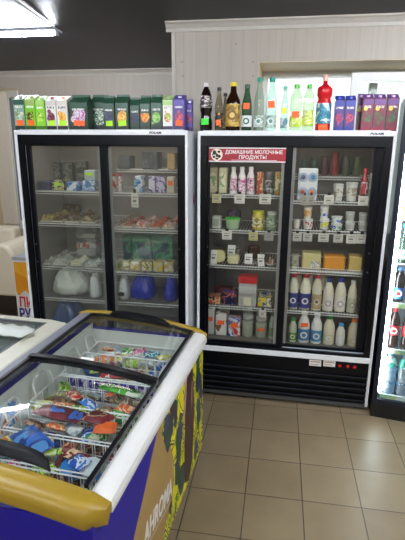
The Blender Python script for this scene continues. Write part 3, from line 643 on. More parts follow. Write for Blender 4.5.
# ---- other door
z = RZR[1]; ZU = RZR[0]
mp_ = thing('yogurt_multipack', 'white four-cup yogurt multipack with red and brown spots, standing upright', 'multipack', (at(306.5, 195, YI).x, YI+.03, z+.001))
a, c = xs(297, 316.5, 180, YI); w = c-a; h = at(306, 167, YI).z-z-.01
B().box(-w/2, w/2, -.03, .03, 0, h).build('tray', mp_, M('#dfe2e6', .4), bevel=.008)
for i in (-1, 1):
    for j in (0, 1):
        cp = B().lathe([(w*.2, 0), (w*.235, .006), (w*.21, .012)], 0, 0, 0, 18).build('cup', mp_, M('#9fb2cc', .4), True, loc=(i*w*.25, -.031, h*(.27+.46*j)), rot=(PI/2, 0, 0))
        B().lathe([(w*.12, 0), (w*.1, .003)], 0, 0, 0, 12).build('fruit_spot', cp, M(('#b85a4a', '#5a4a6a', '#e8823a', '#4a8ab0')[(i+1)+j], .4), True, loc=(0, 0, .0125))
for a, c, t0, lb in ((332.4, 343.4, 184, 'small white bucket with grey lid beside the price tag, near the yogurt multipack'), (345, 357.6, 182.5, 'small white bucket with grey lid beside the red bottle')):
    tub(lb, a, c, t0, 193, YI, z, M('#d4d6d2', .4), M('#c0c2be', .4), name='food_bucket', cat='bucket', face=P(['#d8d8d0', '#a8a08a'], 30))
bottle(360.2, 367.6, 168.5, YI, z, 'small', M('#a81c2c', .25), P(['#b82a38', '#e8dcdc', '#8a1424'], 25, .4, (1, 1, .6)), M('#c02a34', .4), 'red yogurt bottle at the door edge', ref=185, band=(.2, .6), cat='yogurt bottle', name='yogurt_bottle')
bottle(368.4, 372.6, 173, YI, z, 'small', M('#cfd0cf', .35), M('#8a9a8a', .4), M('#d8d8d8', .4), 'white bottle squeezed beside the red yogurt bottle', ref=185, cat='yogurt bottle', name='yogurt_bottle')
for k, (a, c, t0, col, nm) in enumerate(((299, 306, 160, '#4a6a5a', 'dull green'), (309, 317, 158, '#3f5a44', 'moss green'), (320, 327, 156, '#5a3a3a', 'dull maroon'), (329, 338, 152, '#8a3a34', 'brick red'), (341, 349, 156, '#4a5a4a', 'grey green'), (352, 360, 157, '#5a6a4a', 'olive'))):
    bottle(a, c, t0, YI+.32, ZU, 'jar', M(col, .4), None, M(col, .4), nm+' jar on the dim topmost shelf of the dairy fridge', ref=165)
z = RZR[2]
def stack2(px0, px1, ptop, pmid, y, z, mats, lidm, lbl, name='yogurt_cup', cat='cup', face=None):
    t1 = tub(lbl+', lower of the two', px0, px1, pmid, 230, y, z, mats, lidm, name=name, cat=cat, face=face)
    zz = at((px0+px1)/2, pmid, y).z+.002
    if ptop: tub(lbl+', upper of the two', px0+.4, px1-.4, ptop, pmid, y, zz, mats, lidm, name=name, cat=cat, face=face)
tub('small white and red cup at the door post, under the yogurt multipack', 292, 299.5, 219.5, 230, YI, z, M('#d8d4cc', .4), M('#c8c8c4', .4), name='yogurt_cup', cat='cup', face=P(['#d8d4cc', '#a83a3a'], 30))
tub('white and red cup carrying an orange one', 302, 312.5, 219, 230, YI, z, M('#dcdad4', .4), M('#d0d0cc', .4), name='yogurt_cup', cat='cup', face=P(['#dcdad4', '#b82a3a', '#e8e4e0'], 26))
tub('orange and white cup standing on the white and red cup', 302.6, 311.6, 207, 218.6, YI, at(307, 219, YI).z+.002, M('#dcd4c4', .4), M('#d0ccc4', .4), name='yogurt_cup', cat='cup', face=P(['#e0a04a', '#dcd4c4', '#c83a2a'], 26))
BS = P(['#e4e6ea', '#2a5ac8', '#e4e6ea', '#d8d83a'], 26, .4, (1, 1, .7))
stack2(318.4, 328.6, 206, 219, YI, z, M('#e4e6ea', .4), M('#e0e2e4', .4), 'white cup with bold blue and yellow stripes', face=BS)
stack2(330, 342.4, 216.5, 224, YI, z, M('#dfe4e6', .4), M('#d8dcdc', .4), 'shallow white tub with blue and green stripes', 'plastic_tub', 'tub', P(['#dfe4e6', '#3a6ac8', '#dfe4e6', '#6ab84a'], 26))
stack2(344, 354.6, 212, 222, YI, z, M('#d4d6d4', .4), M('#c8cac8', .4), 'plain white tub beside the striped tubs', 'plastic_tub', 'tub', M('#bcbeb8', .5))
stack2(357.2, 367.6, 213, 222.5, YI, z, M('#cdd0cc', .4), M('#c0c2c0', .4), 'plain white tub at the door edge', 'plastic_tub', 'tub', M('#b4b6ae', .5))
z = RZR[3]
boxitem('cheese_pack', 'cheese', 'grey wrapped cheese pack at the door post, above the milk bottles', 290.4, 298, 255, 269, YI, z, P(['#a8a89a', '#8a8a80', '#c8c8bc'], 25), dk=.08)
cb = boxitem('cheese_block', 'cheese', 'large pale cheese block with white label, above the milk bottles', 300.4, 320.4, 253, 269, YI, z, M('#cfc48a', .45, 0, .1), dk=.12, round_=.004)
B().box(-.004, .058, -.0645, -.0615, .012, .07).build('white_label', cb, P(['#dfe0dc', '#9a9a98', '#dfe0dc'], 40))
boxitem('cheese_block', 'cheese', 'deep orange cheese block above the milk bottles', 322, 344.4, 256, 270, YI, z, M('#d8922a', .45, 0, .1), dk=.12, round_=.004)
boxitem('cheese_block', 'cheese', 'pale yellow cheese block beside the orange one', 347, 361, 256, 270.5, YI, z, M('#cfb46a', .45, 0, .1), dk=.12, round_=.004)
boxitem('herb_packet', 'packet', 'dark green packet at the door edge beside the pale yellow cheese', 362, 366, 258, 271, YI, z, M('#1f4a34', .45), dk=.08)
b = B(); xa, xb = .66, 1.27
fz = thing('shelf_fence', 'low wire fence along the shelf edge in front of the cheese blocks', 'fence', (0, .104, z))
for k in range(34): x = .675+k*.0162; b.bar((x, 0, .001), (x, 0, .02), .0016, n=3)
b.bar((.67, 0, .02), (1.225, 0, .02), .0022); b.bar((.67, 0, .002), (1.225, 0, .002), .0022); b.build('fence_wire', fz, WIRE)
z = RZR[4]
CREAM = M('#dedbc8', .3)
for k, (a, c, t0, cap, lab, l2, lb) in enumerate((
  (288, 298, 273.5, '#b81c2c', '#2a3a8a', ('#dfe0ea', '#2a3a8a'), 'milk bottle with red cap and blue label at the door post'),
  (299.4, 310.4, 274, '#b81c2c', '#2a3a8a', ('#dfe0ea', '#2a3a8a'), 'milk bottle with red cap and blue label, beside the tan labelled one'),
  (311.4, 321.6, 274.5, '#b81c2c', '#b8a886', ('#dcd6c0', '#7a6a4a'), 'milk bottle with red cap and tan label'),
  (322.8, 333.6, 278.5, '#1c3a7a', '#e0dcd6', ('#b8a8b0', '#e8e4e0'), 'milk bottle with dark blue cap beside the tan labelled bottle'),
  (334.6, 346, 278.5, '#1c2f8a', '#e0dcd6', ('#b8a8b0', '#e8e4e0'), 'milk bottle with dark blue cap beside the white capped bottle'),
  (347.4, 357, 280.5, '#c8ccc8', '#c8c8b8', ('#a8a890', '#d8d8cc'), 'milk bottle with whitish cap at the door edge'))):
    t = bottle(a, c, t0, YI, z, 'milk', CREAM, M(lab, .5), M(cap, .4), lb, ref=295, band=(.04, .46), lab2=l2)
for k, (a, c, cap) in enumerate(((293, 302, '#a81c2c'), (304, 313, '#a81c2c'), (317, 326, '#a81c2c'))):
    bottle(a, c, 271.5, YI+.14, z, 'milk', CREAM, M('#2a3a8a', .5), M(cap, .4), ('red capped milk bottle in the back row behind the blue labels', 'red capped milk bottle in the back row near the tan label', 'red capped milk bottle in the back row near the blue caps')[k], ref=295, band=(.04, .46))
z = .489
for a, c, t0, kind, lab, cap, st, lb, bd, body in (
  (288.4, 296.4, 318, 'small', '#5a8a3a', '#2a7a3a', None, 'small milk bottle with green cap and green label', (.08, .4), '#b8c8b0'),
  (297.6, 309.4, 312.5, 'milk', '#3a7ab0', '#dfe0e0', 'o.62', 'milk bottle with white cap, blue label and an orange sticker', (.08, .46), '#e0e2e0'),
  (310.6, 321.6, 314, 'milk', '#3a8ac0', '#e6e8ea', None, 'milk bottle with white cap and blue label, no sticker', (.08, .46), '#e2e6e6'),
  (323, 334.6, 316, 'milk', '#cfcaa8', '#2a8a4a', None, 'milk bottle with green cap and cream label', (.1, .36), '#dcd8c0'),
  (336, 345, 323.5, 'small', '#dfe4ea', '#3aa0e0', None, 'small milk bottle with light blue cap', (.1, .45), '#dfe0dc'),
  (348, 360, 319, 'milk', '#c8c0a0', '#e8742a', None, 'milk bottle with orange cap at the door edge', (.12, .3), '#d4cdb8')):
    bottle(a, c, t0, YI-.02, z, kind, M(body, .3), M(lab, .5), M(cap, .4), lb, ref=332, st=st, band=bd, lab2=('#dfe4e0', lab))

# the whole dairy fridge stands turned by one degree, with all that is in it and on it
bpy.context.view_layer.update()
_T = Matrix.Rotation(math.radians(-1.2), 4, 'Z')
for o in [o for o in COL.objects if o.parent is None and o.get('category') and o.location.z > .4 and -.05 < o.location.x < 1.36 and 0 <= o.location.y < .7 and 'lamp' not in o.name] + [dairy]:
    o.matrix_world = _T @ o.matrix_world
# ---- inside the hazy fridge
YM = LY0+.13
CL[:] = [-1.248, -.678]
z = LZL[0]
for a, c, t0, cols, lb, st in ((37, 51, 181.5, ['#2a3048', '#3a4468'], 'dark navy flat box on the top shelf of the hazy fridge, at the outer post', None), (52, 64.5, 180.5, ['#3a4058', '#c8c88a', '#23283c'], 'dark flat box with a lime sticker on the top shelf', 'l'),
   (66, 80, 182.5, ['#3a6ab0', '#7aa0d0', '#dfe6ee'], 'light blue flat box on the top shelf beside the dark one', None), (81.5, 95, 181, ['#5a8ac0', '#dfe6ee', '#8ab0dc'], 'light blue and white flat box beside the door rail', None)):
    boxitem('fish_box', 'box', lb, a, c, t0, 188, YM, z, P(cols, 18), dk=.12, st=None if st is None else st)
boxitem('fish_box', 'box', 'white flat box with lime sticker stacked above the light blue ones', 84, 95.5, 170.5, 180, YM+.01, z+at(88, 181, YM).z-z+.004, M('#b8c4cc', .4), dk=.1, st='l')
for k, (a, c, t0) in enumerate(((51, 60, 162), (62, 73, 162), (75, 88, 161))):
    boxitem('reflection_packet', 'packet', ('dull grey packet standing in for a reflection, behind the dark navy box', 'dull grey packet standing in for a reflection, behind the lime stickered box', 'dull grey packet standing in for a reflection, behind the light blue box')[k], a, c, t0, 180, YM+.3, z, P(['#4a5048', '#6a6e62', '#33382f'], 14), dk=.06, round_=.01)  # made-up packets imitating dim reflections in the door glass
def tray_pack(label, px0, px1, pb, y, z, cols, dk=.3, h=.03, yaw=0, group=None):
    px0 = max(px0, 39.5)
    a, c = xs(px0, px1, pb, y); w = (c-a)*.93
    t = thing('food_tray', label, 'tray', ((a+c)/2, y+dk/2, z+.001), yaw, group)
    B().box(-w/2, w/2, -dk/2, dk/2, 0, .012).build('tray', t, M('#d8d8cc', .4), bevel=.004)
    b = B(); rr = random.Random(label)
    for k in range(5):
        y0 = -dk/2+dk*(k+.1)/5; rows = []; hk = h*rr.uniform(.5, 1); sk = rr.uniform(-.5, .5)
        for i in range(7):
            u = i/6; rows.append([(-w*.44+w*.88*u+sk*v*w*.1, y0+dk*.17*v, .0125+hk*(.25+.75*math.sin(PI*min(1, max(0, u)))**.4)*max(0, math.sin(PI*min(1, v)))**.6*(.7+.3*math.sin(7*u+k))+rr.uniform(0, .004)) for v in (0, .25, .5, .75, 1)])
        b.grid(rows, k % len(cols))
    b.build('slices', t, [P([x, cols[(i_+1) % len(cols)], x], 26, .3) for i_, x in enumerate(cols)], True)
    return t
z = LZL[1]
for k, (a, c, cols, lb) in enumerate(((36, 49, ['#c8b86a', '#8a7a3a'], 'golden smoked fish tray at the outer post of the hazy fridge'), (50, 63, ['#8a6a3a', '#4a3a24'], 'brown smoked fish tray between the golden and the dark one'), (64, 79, ['#4a3a2a', '#8a7a5a'], 'dark smoked fish tray in the hazy fridge'), (80, 96, ['#a89878', '#6a5a44'], 'tan smoked fish tray beside the door rail'))):
    tray_pack(lb, a, c, 222, YM, z, cols, .4, .05)
boxitem('dried_fish_pack', 'packet', 'long brown packet leaning behind the tan fish tray', 58, 80, 205, 220, YM+.42, z, P(['#5a4a34', '#3a3024', '#7a6a4a'], 16), dk=.04)
z = LZL[2]
for k in range(5):
    boxitem('white_food_box', 'box', 'flat {} box, {} in the stack behind the door rail'.format(('grey-white', 'red printed', 'grey-white', 'pale', 'grey')[k], ('lowest', 'second', 'third', 'fourth', 'topmost')[k]), 77, 97, 248-k*5+.8, 262, YM+.34, z+.0 if k == 0 else _zz, P((['#b8bab4', '#9a9c98'], ['#c8a8a0', '#b84a3a', '#d8d8d0'], ['#b4b8b4', '#8a8e8a'], ['#c8c8c0', '#a8a8a0'], ['#a0a49f', '#8a8e8a'])[k], 14), dk=.11)
    _zz = at(87, 248-k*5+.8, YM+.34).z+.003
for k, (a, c, cols, lb) in enumerate(((36, 50, ['#a8aca4', '#c8ccc4'], 'grey film wrapped tray at the outer post, middle of the hazy fridge'), (51, 68, ['#b4b8b0', '#94988e'], 'grey film wrapped tray beside the cheese slices tray'), (69, 82, ['#cfd09a', '#e4e4d4'], 'tray of pale yellow cheese slices in the hazy fridge'), (83, 98, ['#d8dcd8', '#7a9a8a'], 'tray of white and green goods beside the door rail'))):
    tray_pack(lb, a, c, 262, YM, z, cols, .42 if a < 45 else .19, .045)
def bag(name, label, px0, px1, pt, pb, y, z, m, depth=.2, seed=1, handle=None, cat='bag'):
    a, c = xs(px0, px1, pb, y); h = at((px0+px1)/2, pt, y).z-z; w = c-a; rr = random.Random(seed)
    t = thing(name, label, cat, ((a+c)/2, y+depth/2, z+.002)); b = B(); rows = []
    ph = [rr.uniform(0, 6) for _ in range(6)]
    for j in range(15):
        v = j/14; s = min(1, (.78+2.2*v))*(1-max(0, v-.35)**1.3*.75); row = []
        for k in range(40):
            an = 2*PI*k/40; wob = 1+.07*math.sin(4*an+ph[0]+3*v)+.06*abs(math.sin(6*an+ph[1]-7*v))+.05*math.sin(13*an+ph[3]+9*v)*(.4+v)
            ex = math.copysign(abs(math.cos(an))**.75, math.cos(an)); ey = math.copysign(abs(math.sin(an))**.75, math.sin(an))
            row.append((ex*w/2*.86*s*wob, ey*depth/2*.85*s*wob, h*(.93*v+.08*v*math.sin(3*an+ph[2])*math.sin(PI*v))+.004*math.sin(11*an+ph[4]+12*v)))
        rows.append(row)
    b.grid(rows, 0, True); b.face(rows[0][::-1]); b.face(rows[-1])
    mnz = min(p[2] for p in b.v); b.v = [(x, y_, max(0, z_)) for x, y_, z_ in b.v]
    b.build('bag_body', t, m, True)
    k2 = B()
    for s in (-1, 1): k2.tube([(s*w*.05+w*.1*math.cos(q), s*.01, h*.92+h*.12*math.sin(q)) for q in (0, .6, 1.2, 1.57, 2, 2.6, PI)], .006, 0, 6)
    k2.build('handle', t, m, True)
    return t
PLA = M('#c9d2cb', .3, 0, .08, 12, .3); PLW = M('#dfe6e6', .3, 0, .08, 12, .3); PLB = M('#2436b8', .25, 0, .2, 14, .4)
z = LZL[3]
bag('plastic_bag', 'large translucent whitish plastic bag filling the shelf beside the outer post', 42, 86, 272, 296, YM, z, PLA, .30, 3)
bag('plastic_bag', 'small white plastic bag squeezed against the door rail', 87, 99, 277, 298, YM-.01, z, PLW, .14, 4)
z = .489
bag('plastic_bag', 'dark blue plastic bag on the bottom of the hazy fridge beside the outer post', 42, 78, 306, 330, YM, z, M('#27508a', .25, 0, .2, 14, .4), .3, 5)
def egg_tray(label, px0, px1, pb, y, z, rows_=5, cols=6, trayc='#8a8478', eggc='#b8926a'):
    a, c = xs(px0, px1, pb, y); w = (c-a)*.94; s = w/cols
    t = thing('egg_tray', label, 'egg tray', ((a+c)/2, y+s*rows_/2, z+.001))
    B().box(-w/2, w/2, -s*rows_/2, s*rows_/2, 0, .022).build('tray', t, M(trayc, .8), bevel=.004)
    for i in range(cols):
        for j in range(rows_):
            g = s*.44
            B().lathe([(g*.1, 0), (g*.7, g*.35), (g, g*1.05), (g*.78, g*1.9), (g*.3, g*2.45), (.001, g*2.55)], n=10).build('egg', t, M(eggc, .5, 0, .1), True, loc=((i-(cols-1)/2)*s, (j-(rows_-1)/2)*s, .0225))
    return t
egg_tray('tray of brown eggs at the bottom behind the gold corner of the freezer', 80, 99, 318, YM, z, 4, 4, '#a8a49a', '#c89a5a')
# door two of the hazy fridge
CL[:] = [-.645, -.104]
z = LZR[0]
boxitem('egg_box', 'box', 'dark egg box on the topmost shelf of the hazy fridge', 142, 158, 152, 166, YM+.15, z, P(['#2e3236', '#4a5054'], 20), dk=.14)
boxitem('carton_box', 'box', 'small tan box beside the dark egg box', 167, 175, 153, 166, YM+.15, z, M('#a8905a', .6), dk=.1)
boxitem('carton_box', 'box', 'long dull grey box on the topmost shelf beside the door rail', 110, 130, 156, 166, YM+.15, z, M('#4a4e50', .6), dk=.14)
z = LZR[1]
for k, (a, c) in enumerate(((111, 115.6), (117, 121.6))):
    bottle(a, c, 174, YM, z, 'small', M('#c8c4c4', .35), P(['#c8c4c4', '#b83a3a'], 30), M('#b83a3a', .4), ('red and white can like bottle beside the door rail', 'red and white can like bottle beside the hanging tag')[k], ref=185, band=(.2, .7), cat='bottle')
boxitem('milk_carton', 'carton', 'blue and white milk carton above the hanging tag', 134, 143, 176, 192, YM, z, P(['#dfe6ec', '#3a7ab8', '#8ac0e0'], 18), dk=.07)
for k, (a, c) in enumerate(((148.5, 155), (156, 165))):
    boxitem('milk_carton', 'carton', ('purple and white carton beside the blue and white one', 'purple and white carton beside the orange stickered one')[k], a, c, 176.5, 192.5, YM, z, P(['#d8d4e6', '#5a4a9a', '#c8c0e0'], 18), dk=.07)
boxitem('milk_carton', 'carton', 'cream carton with orange sticker on the second shelf of the hazy fridge', 166.5, 174.5, 177, 193, YM, z, M('#d4ccb8', .5), dk=.07, st='o')
ptag(131, 138.6, 190, 207.5, LY0+.09, 'long white price tag hanging in the hazy fridge', None)
z = LZR[2]
for k, (a, c, cols, lb) in enumerate(((108, 120, ['#a8a090', '#8a6a5a'], 'tray of greyish meat slices beside the door rail'), (121, 133, ['#b88a6a', '#8a3a34'], 'tray of red and tan meat slices, hazy fridge'), (134, 147, ['#c85a4a', '#e0d4c8'], 'tray of bright red and white meat slices'), (148, 160, ['#d87a3a', '#b84a2a'], 'tray of orange fish slices, hazy fridge'), (161, 175, ['#e08a4a', '#d8d0c0', '#c84a34'], 'tray of orange and white fish slices by the outer post'))):
    tray_pack(lb, a, c, 228, YM, z, cols, .44, .05)
z = LZR[3]
for k, (a, c) in enumerate(((110, 131), (132, 151), (152, 173))):
    boxitem('green_crate', 'crate', ('translucent dark green crate beside the door rail', 'translucent dark green crate, middle of the three', 'translucent dark green crate beside the outer post')[k], a, c, 236, 262, YM+.2, z, P(['#1f7a50', '#2f9a68', '#1a5a5a'], 9), dk=.24, lid=M('#2f8a60', .4))
for k, (a, c, cols) in enumerate(((107.5, 118, ['#d8d8b8', '#c8b83a']), (118.5, 129, ['#e0dcc8', '#b8a84a', '#5a7a3a']), (129.5, 140.5, ['#dcd8b0', '#c8a83a', '#dcdcd0']), (141, 152, ['#d8d0a8', '#8a8a3a', '#e8e4d0']), (152.5, 163, ['#c8c4a0', '#d8b83a']), (163.5, 174, ['#b8b498', '#c8a84a', '#dcdcc8']))):
    boxitem('dumpling_packet', 'packet', 'yellow and white food packet in front of the green crates, '+('first from the door rail', 'second from the door rail', 'third from the door rail', 'third from the outer post', 'second from the outer post', 'first from the outer post')[k], a, c, 262.5, 271, YM, z, P(cols, 24), dk=.12, round_=.006, group='yellow food packets')
z = LZR[4]
wb = bag('plastic_bag', 'white plastic bag with a small black print beside the blue bag', 107, 127, 279, 298, YM-.01, z, PLW, .16, 8)
B().box(-.02, .025, -.083, -.078, .04, .07).build('black_print', wb, M('#22241f', .5))
bag('plastic_bag', 'bright blue plastic bag beside the white bag with black print', 127.5, 153, 278, 300, YM, z, PLB, .24, 6)
bag('plastic_bag', 'bright blue plastic bag against the outer post', 161, 176, 279, 301, YM, z, PLB, .2, 7)
z = .489
egg_tray('large tray of pale eggs at the bottom of the hazy fridge near the outer post', 128, 172, 322, YM, z, 6, 8, '#6a6458', '#a8998a')
egg_tray('tray of pale eggs at the bottom of the hazy fridge near the door rail', 108, 126, 318, YM+.05, z, 4, 4, '#6a6458', '#a08f7e')

# ------------------------------------------------------------------ glowing drinks cooler (turned a little)
CL[:] = [-9, 9]
A3 = math.radians(-10); O3 = Vector((1.350, -.068, 0))
t3 = thing('drinks_cooler', 'tall dark cooler with a glowing white edge strip and soft drinks', 'cooler', O3, A3)
DK = M('#1c212c', .35, spec=.3); W3_, D3, H3 = .70, .60, 2.29
b = B(); b.box(0, .03, .03, D3, .0, H3); b.box(W3_-.03, W3_, .03, D3, 0, H3); b.box(.03, W3_-.03, D3-.03, D3, .02, H3); b.box(.03, W3_-.03, .03, D3-.03, H3-.22, H3); b.box(.03, W3_-.03, .03, D3-.03, .02, .13)
b.build('cabinet', t3, DK, bevel=.004)
B().box(.031, W3_-.031, D3-.045, D3-.031, .132, H3-.23).box(.031, .036, .05, D3-.05, .132, H3-.23).box(W3_-.036, W3_-.031, .05, D3-.05, .132, H3-.23).build('liner', t3, M('#7c8288', .4))
b = B(); frame_rect(b, .0, W3_, 0, .028, .12, H3-.02, .034); dr = b.build('door', t3, DK, bevel=.003)
B().box(.034, W3_-.034, .012, .016, .154, H3-.054).build('door_glass', dr, G('#f0f6f6', .8, .02, .02, 'cooler_glass'))
B().box(0.0, W3_, .004, .03, 0.0, .115).build('base_panel', t3, BLACK)
B().box(.036, .062, .033, .045, .2, 2.15).build('light_strip', t3, EM('#f4faff', 15, 'cooler_strip'))
B().box(W3_-.052, W3_-.040, .033, .045, .2, 2.15).build('light_strip', t3, EM('#f4faff', 15, 'cooler_strip'))
def F3(x, y, z): return O3+Matrix.Rotation(A3, 3, 'Z') @ Vector((x, y, 0))+Vector((0, 0, z))
ZS3 = [.175, .545, .90, 1.19, 1.50, 1.80]
for z in ZS3:
    b = B(); b.bar((.04, .07, z-.006), (W3_-.04, .07, z-.006), .005)
    for k in range(24): x = .045+k*.0265; b.bar((x, .07, z-.004), (x, D3-.06, z-.004), .0018, n=3)
    b.bar((.04, D3-.06, z-.006), (W3_-.04, D3-.06, z-.006), .004)
    b.build('wire_shelf', t3, WIRE)
    if z < 1.0: B().box(.055, W3_-.05, .050, .058, z-.035, z-.003).build('price_rail', t3, P(['#8fb88a', '#c8cf9a', '#dfe4dc'], 9, .5, (1, 1, .2)))
def cb_(x, z, h, r, kind, body, lab, cap, label, band=(.35, .6), y=.11, lab2=None, group=None):
    p_ = F3(x, y, z); t = bottle(0, 0, 0, p_.y-r, z+.002, kind, body, lab, cap, label, absx=(p_.x, r*2, h), band=band, lab2=lab2, group=group); t.rotation_euler = (0, 0, A3); return t
WAT = G('#8fd2f6', 1.2, .3, .05, 'water_bottle_blue'); 
nm = ('beside the glowing strip', 'second from the glowing strip', 'third from the glowing strip', 'fourth from the glowing strip')
for k in range(4):
    cb_(.105+.108*k, ZS3[0], .33, .050, 'soda', WAT, P(['#4ab89a', '#2a8a7a', '#c8e8e0'], 16, .4), M('#2a7ac8', .4), 'large blue water bottle with green label, '+nm[k], (.66, .86))
    cb_(.10+.095*k, ZS3[1], .30, .040, 'cola', M('#2a1412', .12), M('#d01c24', .4), M('#c81c24', .4), 'cola bottle with red label above the water bottles, '+nm[k], (.32, .58), lab2=('#f0e8e8', '#d01c24'))
for k in range(4):
    cb_(.10+.095*k, ZS3[2], .25, .040, 'cola', M('#1c1416', .12), P(['#2a6ac8', '#2a6ac8', '#3a8ae0'], 12) if k % 2 == 0 else M('#c8202a', .4), M('#2a5ac0' if k % 2 == 0 else '#c81c24', .4), ('blue labelled cola bottle on the third shelf up, ' if k % 2 == 0 else 'red labelled cola bottle on the third shelf up, ')+nm[k], (.1, .42), lab2=('#e8e8f0', '#c8202a'))
    cb_(.10+.095*k, ZS3[3], .27, .036, 'glass', CLG, P(['#dfece4', '#7ab8a0'], 20), M('#2f9a86', .4), 'pale green glass water bottle in the glowing cooler, '+nm[k], (.1, .35))
    cb_(.10+.095*k, ZS3[4], .24, .038, 'soda', M(('#c8a84a', '#6a9a3a', '#c86a3a', '#8a5a9a')[k], .3), P(['#dfe0b0', '#8ab04a'], 20), M('#3a8a4a', .4), ('amber', 'green', 'orange', 'purple')[k]+' lemonade bottle in the glowing cooler, '+nm[k])
    cb_(.10+.095*k, ZS3[5], .22, .034, 'soda', M(('#c8d0d0', '#b84a3a', '#d8c8a0', '#7a9ab8')[k], .3), P(['#e8e4dc', '#8a3a3a', '#4a4a5a'], 20), M('#e0e4e4', .4), ('whitish', 'red', 'cream', 'blue')[k]+' bottle on the top shelf of the glowing cooler, '+nm[k])

# ------------------------------------------------------------------ the chest freezer with curved lids
AF = math.radians(-3.8); OF = Vector((.204, -.753, 0)); WF, LF = .83, 1.53
fz = thing('chest_freezer', 'chest freezer with curved glass lids, gold end caps and a blue and yellow side', 'freezer', OF, AF)
def zt(x, arch=.034):      # height of the lid line, x from 0 (aisle side) to -WF
    t = min(1, max(0, -x/WF)); return .885+.067*t+arch*4*t*(1-t)
def sh(x, y, z): return (x, y, z)
def F1(x, y, z): return OF+Matrix.Rotation(AF, 3, 'Z') @ Vector((x, y, 0))+Vector((0, 0, z))
BLUE = M('#1c1498', .35, 0, .05, spec=.3)
def loft(b, xs_, y0, y1, ztop, zbot, m=0):   # slab following the width profile
    r = [[(x, y0, ztop(x)) for x in xs_], [(x, y1, ztop(x)) for x in xs_]]
    s_ = [[(x, y0, zbot(x)) for x in xs_], [(x, y1, zbot(x)) for x in xs_]]
    b.grid(r, m); b.grid(s_, m)
    b.grid([r[0], s_[0]], m); b.grid([r[1], s_[1]], m)
    b.face([r[0][0], r[1][0], s_[1][0], s_[0][0]], m); b.face([r[0][-1], r[1][-1], s_[1][-1], s_[0][-1]], m)
    return b
xi0, xi1 = -.085, -WF+.10       # inner cavity
yi0, yi1 = -.07, -LF+.10
zf = .34
b = B()
x0, x1, y0, y1 = -.03, -WF+.03, -.02, -LF+.012
b.box(x1, x0, y1, y0, .10, zf-.02)
b.box(xi0+.004, x0, y1, y0, zf-.02, .84); b.box(x1, xi1-.004, y1, y0, zf-.02, .875)
b.box(xi1-.004, xi0+.004, yi0+.004, y0, zf-.02, .86); b.box(xi1-.004, xi0+.004, y1, yi1-.004, zf-.02, .86)
b.build('body', fz, BLUE)
b = B(); e = .003
b.box(xi1, xi0, yi1, yi0, zf-.015, zf); b.box(xi0, xi0+e, yi1, yi0, zf, .868); b.box(xi1-e, xi1, yi1, yi0, zf, .90); b.box(xi1, xi0, yi0, yi0+e, zf, .86); b.box(xi1, xi0, yi1-e, yi1, zf, .86)
b.build('liner', fz, M('#e4e7e2', .4, 0, .05, 4))
# side rails
def rail(name, xa, xb, mat, zz):
    b = B(); s = 1 if xa > xb else -1
    pr = [(xa-.0*s, zz-.05), (xa, zz-.03), (xa-.006*s, zz-.012), (xa-.02*s, zz), (xb+.01*s, zz+.006), (xb, zz+.004), (xb, zz-.012), (xa-.028*s, zz-.02), (xa-.024*s, zz-.05)]
    A = [(x, -.05, z) for x, z in pr]; C_ = [(x, -LF+.095, z) for x, z in pr]
    b.grid([A, C_], 0, True); b.face(A[::-1]); b.face(C_); return b.build(name, fz, mat)
rail('side_rail', 0, -.078, M('#e6e5e1', .3, 0, .03), .888)
rail('side_rail', -WF, -WF+.085, M('#8b8e99', .3, 0, .03), .952)  # counterpart of the white rail, its reflection painted in as grey
# gold end caps
GOLD = M('#a08326', .38, 0, .04, 60)
def cap(name, ya, yb):
    n = 16; xs_ = [0-.0*k for k in ()]; xs_ = [-.001-(WF-.002)*k/n for k in range(n+1)]
    b = B(); s = -1 if yb < ya else 1; L_ = abs(yb-ya); rows = []
    for v, dz in ((0, -.012), (0, .006), (.12, .012), (.5, .012), (.8, .006), (.95, -.01), (1, -.028), (1, -.055), (.9, -.062)):
        row = []
        for k, x in enumerate(xs_):
            tt = k/n; ed = min(tt, 1-tt)*WF; rc = .06
            pull = 0 if ed > rc else (rc-math.sqrt(max(0, rc*rc-(rc-ed)**2)))
            yy = ya+(yb-ya)*v; 
            if v > .4: yy -= (1 if yb > ya else -1)*pull*(v-.4)/.6*min(1, L_/.08)
            drop = 0 if ed > .02 else .012*(1-ed/.02)**2
            row.append((x, yy, zt(x)+dz-(drop if dz > -.02 else 0)))
        rows.append(row)
    b.grid(rows)
    for c in (0, -1): b.face([r[c] for r in rows])
    b.face([rows[0][0], rows[0][-1], rows[-1][-1], rows[-1][0]]) if False else None
    o = b.build(name, fz, GOLD, True); return o
cap('end_cap', -.05, -.0)
cap('end_cap', -LF+.095, -LF)
# glass lids
XS = [-.082-(WF-.17)*k/14 for k in range(15)]
FBL = M('#101114', .3)
LIDG = G('#f6f8f6', 1.0, .006, .03, 'lid_glass')
def lid(ya, yb, dz):
    b = B(); loft(b, XS, ya, yb, lambda x: zt(x)+dz+.005, lambda x: zt(x)+dz)
    g = b.build('glass_lid', fz, LIDG, True)
    f = B(); hi = lambda x: zt(x)+dz+.009; lo = lambda x: zt(x)+dz-.006
    for k in (0, 1):
        a = XS[0]+.001 if k == 0 else XS[-1]+.015; c = a-.016
        loft(f, [a, c], ya, yb, hi, lo)
    for q in ((ya,) if dz > 0 else (ya, yb)):
        s = 1 if q == min(ya, yb) else -1
        loft(f, XS, q, q+s*.014, hi, lo)
    f.build('lid_frame', g, FBL); return g
l1 = lid(-.062, -.735, -.004); l2 = lid(-.715, -LF+.10, .010)
hb = B(); loft(hb, [x for x in XS], -.708, -.742, lambda x: zt(x)+.026, lambda x: zt(x)+.020); hb.build('lid_handle_bar', l2, FBL)
